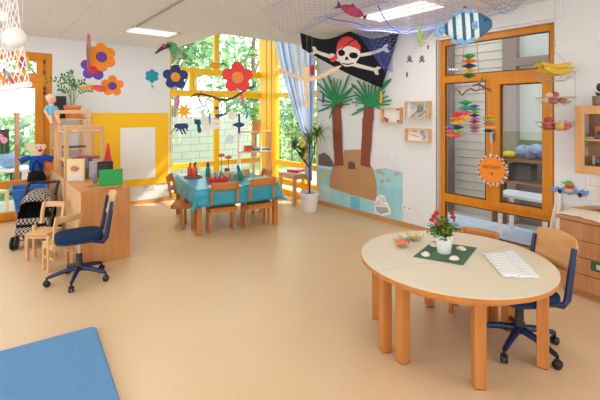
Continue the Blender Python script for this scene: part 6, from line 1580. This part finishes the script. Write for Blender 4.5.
# ---- white net with ball close to the viewer
D0 = 1.75
def nw(u, v):
    px0 = -70 + 82 * u; px1 = -75 + 103 * u
    a = atd(px0, -28, D0); b_ = atd(px1, 93 - 9 * u, D0)
    a.z = CEILZ - .31
    p = Vector(a).lerp(b_, v); s = math.sin(PI * u)
    return p + FWD * (.10 * s * v + .02 * math.sin(9 * u + 4 * v))
def nwf(u, v):
    p = nw(u, v); return p
a0 = nw(.5, 0)
o = net('white_net', 'white knotted net hanging close by at the upper left', nwf, 26, 26, NETW, .0027)
MB().tube([nw(0, 1) + Vector((0, 0, 0)), nw(.5, 1), nw(1, 1)], .014, 8).build('bottom_rail', NETW, o, smooth=True)
q = MB()
for u in (0, .5, 1): q.tube([nw(u, 0), Vector((nw(u, 0).x, nw(u, 0).y, CEILZ - .001))], .002, 5)
q.tube([nw(0, 0), nw(.5, 0), nw(1, 0)], .006, 6); q.build('hanger', NETW, o)
p = atd(14.5, 37.5, D0 - .12); o = MB().ell((0, 0, 0), 10.3 * (D0 - .12) / 400, 24).build('white_ball', mat('foam_white', '#f4f2f0', .8, .01), None, smooth=True); o.location = p; tag(o, 'white foam ball hanging in front of the white net', 'ball')
thread(o, (0, 0, .04), CEILZ - p.z - .041)
for k, (px, py, c_, lab) in enumerate(((5.5, 72, '#c22a55', 'crimson'), (11, 80, '#d8404f', 'red'), (3.5, 79.5, '#e8a62a', 'orange'), (8, 74, '#7fb09a', 'mint'))):
    p = atd(px, py, D0 - .06); o = MB().tube([(-.008, 0, .014), (0, 0, 0), (.010, 0, -.014)], [.004, .008, .004], 8).build('paper_streamer', mat('streamer_%d' % k, c_, .6, .1), None, smooth=True); o.location = p; tag(o, lab + ' paper scrap tied into the white net', 'paper scrap'); thread(o, (0, 0, .01), CEILZ - p.z - .0105, .0007)

# ---- branch with paper figures over the turquoise table
BD = 5.3; k = BD / 400; p = atd(222, 97, BD)
t = hang('hanging_branch', 'long crooked dark branch hanging over the turquoise table', 'branch', p)
def B2(x, y, dy=0): return Vector(((x - 222) * k, dy, -(y - 97) * k))
q = MB(); q.tube([B2(*v) for v in [(192, 97), (196, 94.5), (203, 94.5), (212, 96.5), (219, 99.5), (226, 100), (233, 98), (240, 93.5), (247, 88.5), (254.5, 86)]], [.008, .013, .014, .014, .015, .016, .015, .014, .014, .012], 8)
q.tube([B2(*v) for v in [(199, 95), (200, 100), (203.5, 106), (200, 107.5), (196, 109), (193, 113), (192, 118)]], [.010, .010, .009, .008, .007, .005, .004], 6); q.tube([B2(*v) for v in [(212, 97), (207.5, 99), (205.5, 104), (209, 111), (210, 116)]], [.009, .008, .007, .005, .003], 6)
q.tube([B2(*v) for v in [(192, 97), (191, 101), (194, 103), (199, 99)]], [.007, .006, .005, .004], 6); q.tube([B2(*v) for v in [(201, 94.5), (202.5, 90), (203, 88)]], [.005, .004, .003], 6); q.tube([B2(*v) for v in [(219, 99.5), (222, 106), (220, 112)]], [.008, .005, .003], 6)
q.build('branch_wood', BARK, t, smooth=True); thread(t, B2(205, 94), CEILZ - p.z - B2(205, 94).z - .001); thread(t, B2(246, 88), CEILZ - p.z - B2(246, 88).z - .001)
def cut(name, label, cat, m, pts, d, ox, oy, topy=97, extra=None):
    p = atd(ox, oy, d); kk = d / 400; t = hang(name, label, cat, p, 'paper figures hanging by the window')
    MB().prism([((x - ox) * kk, -(y - oy) * kk) for x, y in pts], -.003, .003, Mx).build('figure', m, t)
    if extra: extra(t, kk, ox, oy)
    ty = max((oy - y) * kk for x, y in pts); thread(t, (0, 0, ty - .02), CEILZ - p.z - ty + .019); return t
def sunpts(cx, cy, r0, r1, n):
    return [((r1 if i % 2 else r0) * math.cos(PI * i / n) + cx, (r1 if i % 2 else r0) * math.sin(PI * i / n) + cy) for i in range(2 * n)]
cut('paper_sun', 'yellow paper sun with long rays hanging left before the window', 'paper figure', mat('sun_yellow', '#f2b30c', .7, .05), sunpts(184, 111, 4.2, 9.6, 8), 5.2, 184, 111)
cut('paper_octopus', 'dark blue paper octopus hanging below the yellow sun', 'paper figure', DKBLUE, [(174, 125), (178, 123.5), (187, 123.5), (188.5, 126), (187, 129.5), (188, 132), (186.5, 131), (185, 128), (184, 129), (186.5, 134.5), (184.5, 134), (182, 129.5), (181, 129.5), (183.5, 134.5), (181.5, 134), (179, 129), (177, 131.5), (175.5, 132), (177.5, 128), (176, 128), (171, 133.5), (170, 134), (175, 127.5)], 5.25, 181, 127)
cut('paper_bird', 'dark teal and blue paper bird with tail hanging near the branch', 'paper figure', mat('teal_card', '#124a5e', .7, .05), [(194, 119), (200.5, 119.5), (201, 124), (200, 125), (201.5, 131), (200, 133.5), (197.5, 132), (197, 125), (194.5, 123.5)], 5.35, 198, 123)
cut('paper_ghost', 'white paper figure with trailing arms hanging below the branch', 'paper figure', WHITEC, [(200, 110), (204, 109.5), (205, 115), (209, 119), (217, 120), (220, 121), (219, 123), (212, 123.5), (219, 125), (219.5, 128.5), (214, 129.5), (206, 133), (203, 133), (203, 128), (202, 120)], 5.4, 206, 120)
cut('paper_star', 'blue paper strip with pointed ends hanging in the middle', 'paper figure', mat('pale_blue_card', '#6f83c8', .7, .05), [(209, 114), (211, 116), (210.5, 121), (210, 126), (209, 123), (208.5, 118)], 5.3, 209.5, 119)
cut('paper_snail', 'royal blue paper dots cluster hanging right of the white figure', 'paper figure', mat('royal_card', '#2c4aa8', .7, .08), [(215, 115), (218, 113.5), (219.5, 114), (221.5, 112.8), (223.5, 114.5), (222, 116.5), (220, 116.5), (219, 118.5), (216.5, 118)], 5.2, 219, 115.5)
cut('paper_dot', 'single royal blue paper dot above the dots cluster', 'paper figure', mat('royal_card', '#2c4aa8', .7), circ(216.8, 108, 2, 1.6), 5.2, 216.8, 108)
cut('paper_plane', 'navy paper plane shape hanging before the corner shelf', 'paper figure', DKBLUE, [(238.3, 113), (240, 113.5), (240.2, 122.5), (244.5, 123.5), (244.5, 125.5), (240.2, 127.5), (240, 134), (238, 132), (238, 127.5), (233, 125.5), (233, 124), (238, 122.5)], 5.0, 239, 124)
cut('paper_streamer', 'pink and violet paper streamer hanging below the dark blue flower', 'paper figure', mat('pink_violet', '#c0708f', .7, .3, 30), [(177, 95), (179.5, 96), (180, 102), (178.5, 107), (176, 109), (175.5, 106), (177, 101)], 4.9, 178, 101)
cut('paper_streamer', 'pink paper streamer hanging below the big red flower', 'paper figure', mat('pink_streamer', '#d8688e', .7, .2, 30), [(240.5, 94), (243, 95), (245, 102), (244, 104.5), (242, 103), (241.5, 98)], 4.5, 243, 99)
cut('paper_streamer', 'turquoise paper strip hanging before the spider plant', 'paper figure', SKYB, [(245, 103.5), (247, 104.5), (246, 108), (249, 114), (247, 118), (246, 120.5), (245.5, 117), (246.5, 113), (244.5, 108)], 5.0, 246, 111)
cut('paper_shape', 'white paper blossom shape hanging above the table on the right', 'paper figure', WHITEC, sunpts(232, 115, 4, 5.4, 6), 5.5, 232, 115)
cut('paper_shape', 'pale blue paper kite hanging low before the right pane', 'paper figure', mat('kite_blue', '#cfe0ea', .7, .08), [(229, 134), (235, 137), (232, 144), (224, 142)], 5.4, 230, 139)

# ================================================================== LIGHT
w = bpy.data.worlds.new('world'); scene.world = w; w.use_nodes = True; nt = w.node_tree
bg = nt.nodes['Background']
tc = nt.nodes.new('ShaderNodeTexCoord'); sp = nt.nodes.new('ShaderNodeSeparateXYZ'); ra = nt.nodes.new('ShaderNodeValToRGB')
nt.links.new(tc.outputs['Generated'], sp.inputs[0]); nt.links.new(sp.outputs[2], ra.inputs[0])
ra.color_ramp.elements[0].position = 0; ra.color_ramp.elements[0].color = (.93, .97, 1, 1); ra.color_ramp.elements[1].position = .8; ra.color_ramp.elements[1].color = (.72, .86, 1, 1)
nt.links.new(ra.outputs[0], bg.inputs['Color']); bg.inputs['Strength'].default_value = 3.3
s = bpy.data.lights.new('sun', 'SUN'); s.energy = 7.0; s.angle = math.radians(2); s.color = (1, .95, .86)
so = bpy.data.objects.new('sun', s); COL.objects.link(so)
so.rotation_euler = Vector((-2.3, .95, -2.0)).to_track_quat('-Z', 'Y').to_euler()
vs = scene.view_settings; scene.display_settings.display_device = 'sRGB'
vs.view_transform = 'Standard'; vs.look = 'None'; vs.gamma = 1; vs.use_curve_mapping = False; vs.exposure = 0.02
cy = scene.cycles
cy.max_bounces = 10; cy.diffuse_bounces = 5; cy.glossy_bounces = 3; cy.transparent_max_bounces = 16; cy.transmission_bounces = 4
cy.caustics_reflective = False; cy.caustics_refractive = False; cy.sample_clamp_indirect = 6
cy.use_denoising = True
